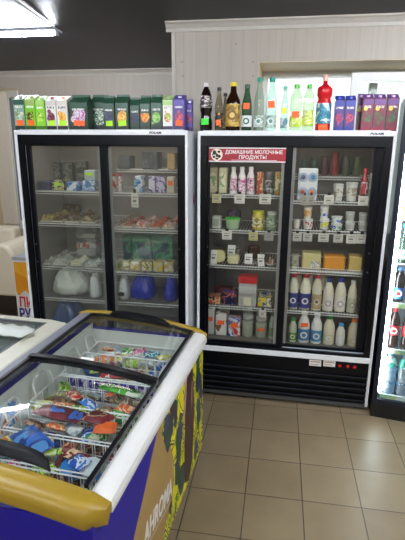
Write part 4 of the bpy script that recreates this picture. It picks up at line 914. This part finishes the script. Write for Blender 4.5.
def grip(par, yc, s):
    b = B(); n = 16; rows = []
    xs_ = [-.225-.385*k/n for k in range(n+1)]
    for w_, dz in ((0, .012), (.25, .040), (.6, .046), (1, .034), (1, .006)):
        rows.append([(x, yc+s*.05*w_*math.sqrt(max(.02, 1-abs(2*k/n-1)**4)), zt(x)+.004+dz*math.sqrt(max(.02, 1-abs(2*k/n-1)**4))) for k, x in enumerate(xs_)])
    b.grid(rows); 
    for c in (0, -1): b.face([r[c] for r in rows])
    b.build('grip', par, M('#0b0d12', .5, spec=.3), True)
grip(l2, -LF+.112, 1); grip(l1, -.065, -1)
q = OF.copy(); q = Matrix.Rotation(-AF, 3, 'Z') @ (atz(80, 364, .985)-OF)
b = B().box(-.035, .035, -.016, .016, 0, .001); b.build('white_label', l2, M('#eceae4', .5), loc=(q.x, -.700, zt(q.x)+.0185), rot=(.35, 0, 0))
# wheels
for x in (-.08, -WF+.08):
    for y in (-.12, -LF+.12):
        b = B().lathe([(.034, -.012), (.038, -.006), (.038, .006), (.034, .012)], n=16); b.xf(lambda a, b_, c: (c, a, b_)); w = b.build('caster', fz, SOFTBLACK, True, loc=(x, y, .039))
        B().box(-.018, .018, -.018, .018, .0, .062).build('caster_fork', w, M('#3a3c40', .4, .6), loc=(0, 0, 0))
# printed side
def side(polys, name, par, mat, off):
    b = B()
    for pl in polys: b.face([(x0+off, y, z) for y, z in pl])
    b.keep = 1
    return b.build(name, par, mat)
FLOR = P(['#f2e81e', '#2f5a30', '#f4ea22', '#333a52', '#f2e81e', '#4a8a34', '#f2e81e'], 4.6, .35, (1, 1.9, 1.0), 1.2)
s0 = side([[(-.02, .80), (-.02, .10), (-1.518, .10), (-1.518, .80)]], 'printed_side', fz, FLOR, .001)
tan = M('#b3935a', .35, 0, .18, 3)
side([[(-1.518, .808), (-.86, .808), (-.93, .75), (-.985, .70), (-1.04, .642), (-1.125, .568), (-1.207, .50), (-1.33, .36), (-1.45, .20), (-1.518, .104)]], 'blue_field', fz, BLUE, .0016)
side([[(-.86, .808), (-.93, .75), (-.985, .70), (-1.04, .642), (-1.125, .568), (-1.207, .50), (-1.33, .36), (-1.45, .20), (-1.518, .104), (-.95, .104), (-.846, .148), (-.80, .207), (-.70, .27), (-.655, .335), (-.66, .46), (-.713, .582), (-.80, .645), (-.84, .74), (-.82, .808)]], 'tan_field', fz, tan, .0013)
rr = random.Random(11)
def blob(cy, cz, a, c, rot=0, n=16, w=.12, sd=0):
    r2 = random.Random(sd*7+1); out = []
    ph = r2.uniform(0, 6)
    for k in range(n):
        t_ = 2*PI*k/n; q = 1+w*math.sin(3*t_+ph)+w*.7*math.sin(5*t_-ph); y = a*q*math.cos(t_); z = c*q*math.sin(t_)
        out.append((cy+y*math.cos(rot)-z*math.sin(rot), min(.80, max(.105, cz+y*math.sin(rot)+z*math.cos(rot)))))
    return out[::-1]
side([blob(-.74, .68, .075, .10, .2, sd=1), blob(-.56, .50, .06, .12, -.1, sd=2), blob(-.40, .66, .05, .10, .2, sd=3), blob(-.15, .66, .05, .12, 0, sd=4), blob(-.13, .40, .05, .11, .1, sd=5), blob(-.52, .24, .07, .09, .1, sd=6), blob(-.2, .2, .05, .07, 0, sd=7), blob(-.62, .70, .035, .08, 0, sd=8), blob(-.60, .34, .045, .08, .2, sd=9), blob(-.09, .56, .025, .10, 0, sd=10)], 'dark_leaves', fz, P(['#343c58', '#2c5a38', '#44486a'], 8, .35), .0020)
side([[(-.43, .79), (-.28, .80), (-.24, .5), (-.28, .20), (-.36, .105), (-.46, .16), (-.46, .4), (-.44, .6)], [(-.72, .80), (-.66, .80), (-.64, .73), (-.70, .70)]], 'brown_flow', fz, M('#4a3230', .35, 0, .1, 6), .0023)
side([[(-.44, .79), (-.40, .79), (-.43, .62), (-.47, .50), (-.465, .62)], [(-.30, .70), (-.285, .70), (-.30, .52), (-.31, .60)]], 'pink_streak', fz, M('#c9989c', .35), .0026)
tx = text('AHROMA', .135, M('#f0ece2', .4), 'lettering', fz, (x0+.0026, -.895, .365), (PI/2, 0, PI/2), sx=.70, bold=.03)
tx.rotation_euler = (Euler((PI/2, 0, PI/2)).to_matrix() @ Matrix.Rotation(-.17, 3, 'Z')).to_euler()
side([[(-1.10, .333), (-.68, .255), (-.68, .260), (-1.10, .339)]], 'underline', fz, M('#e8e4da', .4), .0026)
# blue and orange sticker inside the lid on the far liner side
B().box(-.001, .001, -.13, .13, -.07, .07).build('liner_sticker', fz, P(['#e8eef2', '#3a8ad8', '#e8eef2', '#e8702a'], 12), loc=(xi1+.0045, -1.02, .79), rot=(0, 0, 0))

# ------------------------------------------------------------------ wire baskets and ice creams (in the freezer's own directions)
ROT = Matrix.Rotation(AF, 3, 'Z')
def basket(label, x0, x1, y0, y1, zr, depth=.24):
    c = F1((x0+x1)/2, (y0+y1)/2, zr-depth); t = thing('wire_basket', label, 'basket', c, AF, 'white wire baskets in the gold capped freezer')
    hx, hy = abs(x1-x0)/2, abs(y1-y0)/2; b = B(); r = .0025
    for z, rr_ in ((depth, .0042), (depth-.07, r), (depth*.38, r), (.004, r)):
        for s in (-1, 1): b.bar((-hx, s*hy, z), (hx, s*hy, z), rr_); b.bar((s*hx, -hy, z), (s*hx, hy, z), rr_)
    n = int(2*hx/.044)
    for k in range(n+1):
        x = -hx+2*hx*k/n
        for s in (-1, 1): b.bar((x, s*hy, 0), (x, s*hy, depth), r, n=3)
        b.bar((x, -hy, .002), (x, hy, .002), r, n=3)
    n = max(3, int(2*hy/.05))
    for k in range(n+1):
        y = -hy+2*hy*k/n
        for s in (-1, 1): b.bar((s*hx, y, 0), (s*hx, y, depth), r, n=3)
    b.build('basket_wires', t, WIRE)
    for s in (-1, 1):
        h = B(); q = .068
        h.tube([(s*hx, -hy*.6, depth), (s*(hx+.018), -hy*.55, depth+q*.8), (s*(hx+.030), -hy*.35, depth+q), (s*(hx+.030), hy*.35, depth+q), (s*(hx+.018), hy*.55, depth+q*.8), (s*hx, hy*.6, depth)], .0052, 0, 6)
        h.build('basket_handle', t, WIRE, True)
    return t
BZ = .80
bk = [(-.160, -.688, -.085, -.255, 'beside the thin far gold cap', .785),
      (-.160, -.688, -.275, -.545, 'of upright purple packs', .795),
      (-.160, -.688, -.565, -.835, 'of long bars', .795),
      (-.160, -.688, -.855, -1.04, 'of dark red bags', .79),
      (-.160, -.688, -1.06, -1.235, 'of blue and brown bags', .79),
      (-.160, -.688, -1.255, -1.39, 'beside the wide gold cap', .79)]
def pouch(label, cat, x, y, z, w, l, h, mats, yaw=0, pitch=0, roll=0, group=None, name='ice_cream_pack'):
    t = thing(name, label, cat, F1(x, y, z), 0, group)
    t.rotation_euler = (Matrix.Rotation(AF+yaw, 3, 'Z') @ Matrix.Rotation(pitch, 3, 'X') @ Matrix.Rotation(roll, 3, 'Y')).to_euler()
    b = B(); nx, ny = 8, 6
    for s in (-1, 1):
        rows = []
        for i in range(nx+1):
            u = i/nx*2-1; rows.append([(u*w/2, v*l/2*(1-.04*abs(u)), s*h/2*(max(0, 1-abs(u)**4))**.5*(max(0, 1-abs(v)**3))**.6) for v in [j/ny*2-1 for j in range(ny+1)]])
        b.grid(rows, 0)
    b.build('wrapper', t, mats, True)
    k = B()
    for s in (-1, 1):
        k.grid([[(s*w/2+s*d_, -l/2*.94+l*.94*j/12, .0015*(1 if j % 2 else -1)) for j in range(13)] for d_ in (-.004, .005)], 0)
    k.build('crimped_end', t, mats); return t
def tubi(label, x, y, z, r, h, body, lidm, tilt=0, group=None):
    t = thing('ice_cream_tub', label, 'ice cream', F1(x, y, z), AF, group); t.rotation_euler = (tilt, 0, AF)
    B().lathe([(r*.8, 0), (r, h*.85)], n=20).build('cup', t, body, True)
    B().lathe([(r*1.05, h*.855), (r*1.05, h*.97), (r*.98, h)], n=20).build('lid', t, lidm, True); return t
def cone(label, x, y, z, L_, r, m1, m2, yaw, group=None):
    t = thing('ice_cream_cone', label, 'ice cream', F1(x, y, z+r), 0, group); t.rotation_euler = (PI/2, 0, AF+yaw)
    B().lathe([(.003, 0), (r*.9, L_*.86), (r, L_*.9), (r, L_)], n=14).build('paper_sleeve', t, m1, True)
    B().lathe([(r*1.02, L_+.0005), (r*1.02, L_+.006), (r*.3, L_+.012)], n=14).build('lid', t, m2, True); return t
for x0_, x1_, y0_, y1_, ph, zr in bk:
    basket('white wire basket '+ph, x0_, x1_, y0_, y1_, zr)
rg = random.Random(5)
K = {'red': ['#c01c2a', '#e8c8a0', '#8a1420'], 'blue': ['#1f5ac8', '#dfe8f2', '#2a7ae0'], 'purple': ['#3a2a7a', '#5a4ab0', '#c8c0e0'], 'green': ['#3fae3a', '#dff0c8', '#1f6a2a'],
     'yellow': ['#e8d82a', '#f2f0c8', '#c8842a'], 'orange': ['#f0702a', '#f8d8a8', '#d84a1c'], 'brown': ['#5a3424', '#a87a54', '#2e1a14'], 'white': ['#e4e6e4', '#b8c0c8', '#8a9aa8'],
     'pink': ['#e06a9a', '#f4d8e0', '#a83a6a'], 'dark red': ['#7a1a28', '#a83a3a', '#3a1018', '#c8a880'], 'teal': ['#1f9ab0', '#dff0f0', '#1f5a8a'], 'khaki': ['#8a8058', '#c8bc94', '#4a4430'], 'dark blue': ['#1c2a6a', '#3a5ab8', '#101a40'], 'lime': ['#a8d82a', '#e8f0b0', '#5a9a2a'], 'tan': ['#c8a878', '#e8dcc4', '#8a6a44'], 'black': ['#1c1a1c', '#5a4a44', '#c8b890']}
def KM(c): return P(K[c], 24, .35)
# lower fill so every basket is full: one layer of packs
def layer(bi, z, cols, word, dz=.0, step=None, ln=None, hh=.03):
    x0_, x1_, y0_, y1_, ph, zr = bk[bi]; n = len(cols); w = (x0_-x1_-.03)/n
    for k, c in enumerate(cols):
        x = x0_-.015-w*(k+.5); y = (y0_+y1_)/2+rg.uniform(-.006, .006)
        pouch('{} ice cream pack {}, basket {}'.format(c, word, ph), 'ice cream', x, y, z+dz*(k % 2), w*.80, (y0_-y1_-.04) if ln is None else ln, hh, KM(c), rg.uniform(-.03, .03), rg.uniform(-.06, .06), rg.uniform(-.08, .08))
layer(0, .66, ['teal', 'blue', 'yellow', 'red', 'green', 'pink', 'lime'], 'lying in the top layer', .012, hh=.045)
layer(0, .715, ['blue', 'white', 'lime', 'yellow', 'orange'], 'on the heap', .012, hh=.035, ln=.12)
# purple packs standing on edge behind the bars of basket 2
x0_, x1_, y0_, y1_, ph, zr = bk[1]
for k in range(11):
    x = x0_-.034-.046*k
    t = pouch('purple ice cream pack standing upright in a row behind white basket bars', 'ice cream', x, y1_+.03, .70, .036, .13, .028, KM('purple'), 0, PI/2-.05, 0, 'purple upright packs')
for i, (c, dx, w, yaw) in enumerate((('green', .11, .12, .1), ('yellow', .26, .12, -.2), ('teal', .41, .12, .15))):
    pouch(c+' ice cream pack lying on its side between purple packs and cap', 'ice cream', x0_-dx, y0_-.07, .70, w, .1, .04, KM(c), yaw)
tubi('ice cream tub with a blue and green oval lid, behind the purple packs', x1_+.12, y0_-.12, .725, .062, .05, M('#2a5a9a', .4), P(['#2a8ab0', '#c8d83a', '#2a5a9a'], 18))
pouch('red and white ice cream pack beside the oval lidded tub', 'ice cream', x1_+.265, y0_-.14, .765, .16, .11, .04, P(['#c01c2a', '#c01c2a', '#f0e8e0'], 22), .15)
pouch('blue and red ice cream pack behind the purple packs at the aisle side', 'ice cream', x0_-.125, y0_-.15, .765, .12, .085, .03, P(['#3a5ac8', '#c83a4a', '#e8e4e0'], 22), -.1)
# long bars in basket 3
x0_, x1_, y0_, y1_, ph, zr = bk[2]
for k, (c, dy, xx, w, yaw, z) in enumerate((('white', .05, .39, .24, -.12, .735), ('khaki', .11, .38, .22, -.08, .752), ('brown', .15, .42, .22, -.14, .735), ('tan', .05, .15, .2, -.08, .725), ('black', .19, .40, .23, -.05, .72))):
    pouch('long {} ice cream bar lying across the basket under the black middle bar'.format(c), 'ice cream', x0_-xx, y0_-dy, z, w, .045, .03, KM(c), yaw)
gb = pouch('bright green and white ice cream bar with dark lettering, near the aisle side', 'ice cream', x0_-.13, y0_-.115, .822, .23, .055, .03, P(['#5ac83a', '#5ac83a', '#e8f0dc'], 14), -.22)
text('MILCOWKA', .034, M('#1c2a1c', .4), 'lettering', gb, (0, 0, .0165), (0, 0, 0), ext=.0003)
layer(2, .655, ['lime', 'tan', 'yellow', 'orange', 'khaki', 'green', 'brown', 'white'], 'in the lower layer', .012, hh=.05)
for k, (c, xx, w) in enumerate((('yellow', .50, .1), ('orange', .40, .09), ('lime', .30, .1), ('tan', .20, .09), ('green', .10, .09))):
    pouch('{} ice cream pack leaning on the front bars, basket under the black middle bar'.format(c), 'ice cream', x0_-xx, y1_+.052, .742, w*.85, .07, .028, KM(c), .05, .5)
B().box(-.018, .018, -.012, .012, 0, .001).build('price_sticker', gb, ORANGE, loc=(-.02, -.06, .004))
# dark red bags
x0_, x1_, y0_, y1_, ph, zr = bk[3]
pouch('large dark red ice cream bag with a blue print, filling one side of its basket', 'ice cream', x1_+.21, y0_-.062, .812, .23, .11, .04, P(['#7a1a28', '#8a2230', '#5a1420', '#3a6ac8'], 11), -.12, -.15)
pouch('dark red ice cream bag with a cream curl, beside the larger one', 'ice cream', x1_+.40, y0_-.07, .822, .12, .10, .04, P(['#7a1a28', '#8a2230', '#c8a878', '#5a1420'], 14), -.2, -.1)
pouch('blue ice cream pack beside the dark red bags', 'ice cream', x0_-.15, y0_-.09, .745, .10, .11, .05, KM('blue'), .2)
op = pouch('bright orange ice cream pack at the aisle side, over the blue one', 'ice cream', x0_-.075, y0_-.12, .815, .085, .07, .03, M('#f26a24', .4, 0, .05), .2, .15)
layer(3, .66, ['dark red', 'brown', 'red', 'orange', 'dark blue', 'purple', 'white'], 'in the lower layer', .012, hh=.05)
# blue and orange packs
x0_, x1_, y0_, y1_, ph, zr = bk[4]
layer(4, .68, ['green', 'brown', 'red', 'orange', 'dark blue', 'pink', 'teal'], 'in the lower layer', .012, hh=.05)
pouch('large bright blue ice cream bag, leaning near the black grip', 'ice cream', x1_+.20, y0_-.07, .815, .19, .11, .045, P(['#2060c8', '#2a70d8', '#1c4a9a', '#5a9ae0'], 9), -.55, .1)
pouch('lime green ice cream pack tip beside the bright blue bag', 'ice cream', x1_+.285, y0_-.12, .735, .09, .06, .035, KM('lime'), .5)
pouch('dark red and brown ice cream bag, second basket from the near gold cap', 'ice cream', x1_+.37, y0_-.06, .745, .12, .09, .04, KM('dark red'), .1)
for k, (dx, dz) in enumerate(((.13, 0), (.05, .01))):
    tubi(('bright blue ice cream cup with a white ring, second basket from the near gold cap', 'blue ice cream cup with white lid against the aisle side')[k], x0_-dx, y0_-.10, .715+dz, .042, .055, M('#1f8ae0', .4), M(('#1f8ae0', '#dfe8ee')[k], .4), .25)
x0_, x1_, y0_, y1_, ph, zr = bk[5]
layer(5, .69, ['white', 'teal', 'tan', 'blue', 'orange', 'pink'], 'in the top layer', .012, hh=.04)

mess = ['yellow', 'teal', 'pink', 'green', 'white', 'orange', 'brown', 'blue', 'red', 'lime', 'tan', 'purple']
words_ = ('tilted', 'slid sideways')
for bi, n_, zz, skip in ((0, 6, .768, 0), (2, 5, .775, 5), (3, 4, .765, 3), (4, 6, .79, 7)):
    x0_, x1_, y0_, y1_, ph, zr = bk[bi]
    for k in range(n_):
        c = mess[(k+skip) % 12]
        pouch('small {} ice cream pack {}, {}'.format(c, words_[k % 2], ('in the basket '+ph) if ph[:2] == 'of' else ph), 'ice cream', x0_-.05-(x0_-x1_-.10)*(k+rg.uniform(.2, .8))/n_, (y0_+y1_)/2+rg.uniform(-.25, .25)*(y0_-y1_), zz+rg.uniform(-.01, .012), rg.uniform(.07, .10), rg.uniform(.045, .065), .025, KM(c), rg.uniform(-1, 1), rg.uniform(-.35, .35), rg.uniform(-.3, .3))

# ------------------------------------------------------------------ second chest freezer beside it
O2 = Vector((-.735, -.70, 0))
f2 = thing('chest_freezer', 'plain cream chest freezer beside the gold capped one, white bag on its lid', 'freezer', O2, math.radians(-3.8))
b = B(); W2_, L2_ = .82, 1.5
b.box(-W2_, 0, -L2_, 0, .10, .40); b.box(-.115, 0, -L2_, 0, .40, .80); b.box(-W2_, -W2_+.08, -L2_, 0, .40, .80); b.box(-W2_+.08, -.115, -.045, 0, .40, .80); b.box(-W2_+.08, -.115, -L2_, -L2_+.07, .40, .80)
b.build('body', f2, M('#d8d6cc', .4), bevel=.01)
b = B()
def wedge(b, pts, y0, y1): b.prism(pts, y0, y1)
b.prism([(.008, .801), (.008, .835), (-.02, .85), (-.12, .862), (-.12, .801)], -L2_-.01, .01)
b.prism([(-W2_-.008, .801), (-W2_-.008, .84), (-W2_+.09, .862), (-W2_+.09, .801)], -L2_-.01, .01)
b.box(-W2_+.0905, -.1205, -.04, .01, .801, .862); b.box(-W2_+.0905, -.1205, -L2_-.01, -L2_+.06, .801, .862)
b.build('top_rim', f2, M('#dcd9c6', .35, 0, .04))
b = B().box(-W2_+.092, -.122, -L2_+.062, -.042, .848, .853); g = b.build('glass_lid', f2, G('#d6dedc', 1.2, .1, .04, 'flat_lid_glass'))
b = B(); frame_rect(b, -W2_+.093, -.123, 0, .02, -L2_+.063, -.043, .016); b.xf(lambda x, y, z: (x, z, .8535+y*.4)); b.build('lid_frame', g, M('#5a5e60', .4))
B().box(-W2_+.093, -.123, -.75, -.71, .8545, .864).build('lid_handle_bar', g, FBL)
for x in (-.08, -W2_+.08):
    for y in (-.12, -L2_+.12):
        b = B().lathe([(.034, -.012), (.038, -.006), (.038, .006), (.034, .012)], n=16); b.xf(lambda a, b_, c: (c, a, b_)); b.build('caster', f2, SOFTBLACK, True, loc=(x, y, .039))
        B().box(x-.02, x+.02, y-.02, y+.02, .07, .10).build('caster_plate', f2, M('#3a3c40', .4, .6))
q = atz(12, 334, .87)
t = thing('folded_bag', 'translucent white folded bag lying on the lid of the cream freezer', 'bag', (q.x-.02, q.y, .866), -.1)
b = B()
for s in (-1, 1):
    rows = []
    for i in range(11):
        u = i/10*2-1; rows.append([(u*.15*(1-.1*v*v), v*.07, (.024+s*.024*(max(0, 1-abs(u)**4))**.5*(max(0, 1-v**4))**.5)*(1+.12*math.sin(9*u+3*v))) for v in [j/6*2-1 for j in range(7)]])
    b.grid(rows)
b.build('bag_body', t, M('#dde2da', .35, 0, .08, 12, .2), True)
g2 = [('red', -.38, -.3), ('blue', -.52, -.34), ('yellow', -.38, -.55), ('green', -.56, -.6)]
for c, x, y in g2:
    q = O2+Matrix.Rotation(math.radians(-3.8), 3, 'Z') @ Vector((x, y, 0))
    t = thing('ice_cream_pack', c+' ice cream box inside the cream freezer', 'ice cream', (q.x, q.y, .402), .1)
    B().box(-.065, .065, -.09, .09, 0, .30).build('box', t, KM(c), bevel=.005)

# ------------------------------------------------------------------ things in the recess corner
q = at(12, 258, 1.0)
pc = thing('drinks_cabinet', 'small white and orange cabinet with red and blue lettering, behind the hazy fridge', 'cabinet', (q.x, 1.0, 0))
B().box(0, .62, 0, .55, .02, .80).build('body', pc, M('#e6e6e2', .4), bevel=.006)
B().box(-.005, .625, -.005, .555, .8005, .835).build('top', pc, M('#b4b8bc', .3, .3), bevel=.004)
b = B(); pts = [(.012, .78), (.60, .78), (.60, .40), (.50, .42)]+[(.48-.0195*k, .44+.028*math.sin(k*.75)) for k in range(24)]+[(.012, .46)]
b.prism(pts, -.003, -.001); b.build('orange_print', pc, P(['#f0a82a', '#f2b43a', '#e8981c'], 3, .4))
text('ПИВО', .15, M('#d8242c', .4), 'lettering', pc, (.035, -.0045, .335), align='LEFT', bold=.03, sx=.72)
text('РУС', .15, M('#1c2a8a', .4), 'lettering', pc, (.022, -.0045, .205), align='LEFT', bold=.03, sx=.72)
# cream padded chair by the window
q = at(4, 300, 1.2)
sf = thing('padded_armchair', 'rounded cream upholstered armchair side under the window', 'armchair', (q.x-.30, 1.25, 0))
b = B(); prs = []
for k in range(13):
    a = PI*k/12; prs.append((.28+.17*math.cos(a) if k < 7 else .28+.17*math.cos(a), .70+.20*math.sin(a)))
b.prism([(.45, .30), (.47, .55)]+prs+[(.11, .55), (.11, .30)], 0, .75); b.build('armrest', sf, M('#ded2bb', .6, 0, .05, 5), bevel=.03)
B().box(-.45, .105, .05, .75, .30, .50).build('seat', sf, M('#ded2bb', .6, 0, .05, 5), bevel=.04)
B().box(-.45, .105, .60, .78, .505, .98).build('backrest', sf, M('#ded2bb', .6, 0, .05, 5), bevel=.04)
B().box(-.42, .44, .04, .72, .12, .298).build('frame', sf, M('#2a201a', .6))
for x in (-.38, .40):
    for y in (.08, .68): B().lathe([(.02, 0), (.028, .118)], x, y, 0, 10).build('leg', sf, M('#2a201a', .5), True)

# ------------------------------------------------------------------ daylight and picture settings
w = bpy.data.worlds.new('world'); S.world = w; w.use_nodes = True
bg = w.node_tree.nodes['Background']; bg.inputs['Color'].default_value = (.93, .97, 1, 1); bg.inputs['Strength'].default_value = .7
def area(name, loc, rot, sx, sy, e, col=(1, 1, 1)):
    l = bpy.data.lights.new(name, 'AREA'); l.shape = 'RECTANGLE'; l.size = sx; l.size_y = sy; l.energy = e; l.color = col
    o = bpy.data.objects.new(name, l); COL.objects.link(o); o.location = loc; o.rotation_euler = rot; return o
S.view_settings.view_transform = 'Standard'; S.view_settings.look = 'None'; S.view_settings.gamma = 1; S.view_settings.use_curve_mapping = False
S.view_settings.exposure = 1.4
S.cycles.use_denoising = True
S.cycles.max_bounces = 10; S.cycles.transparent_max_bounces = 24; S.cycles.diffuse_bounces = 5; S.cycles.glossy_bounces = 4
S.cycles.caustics_reflective = False; S.cycles.sample_clamp_indirect = 6
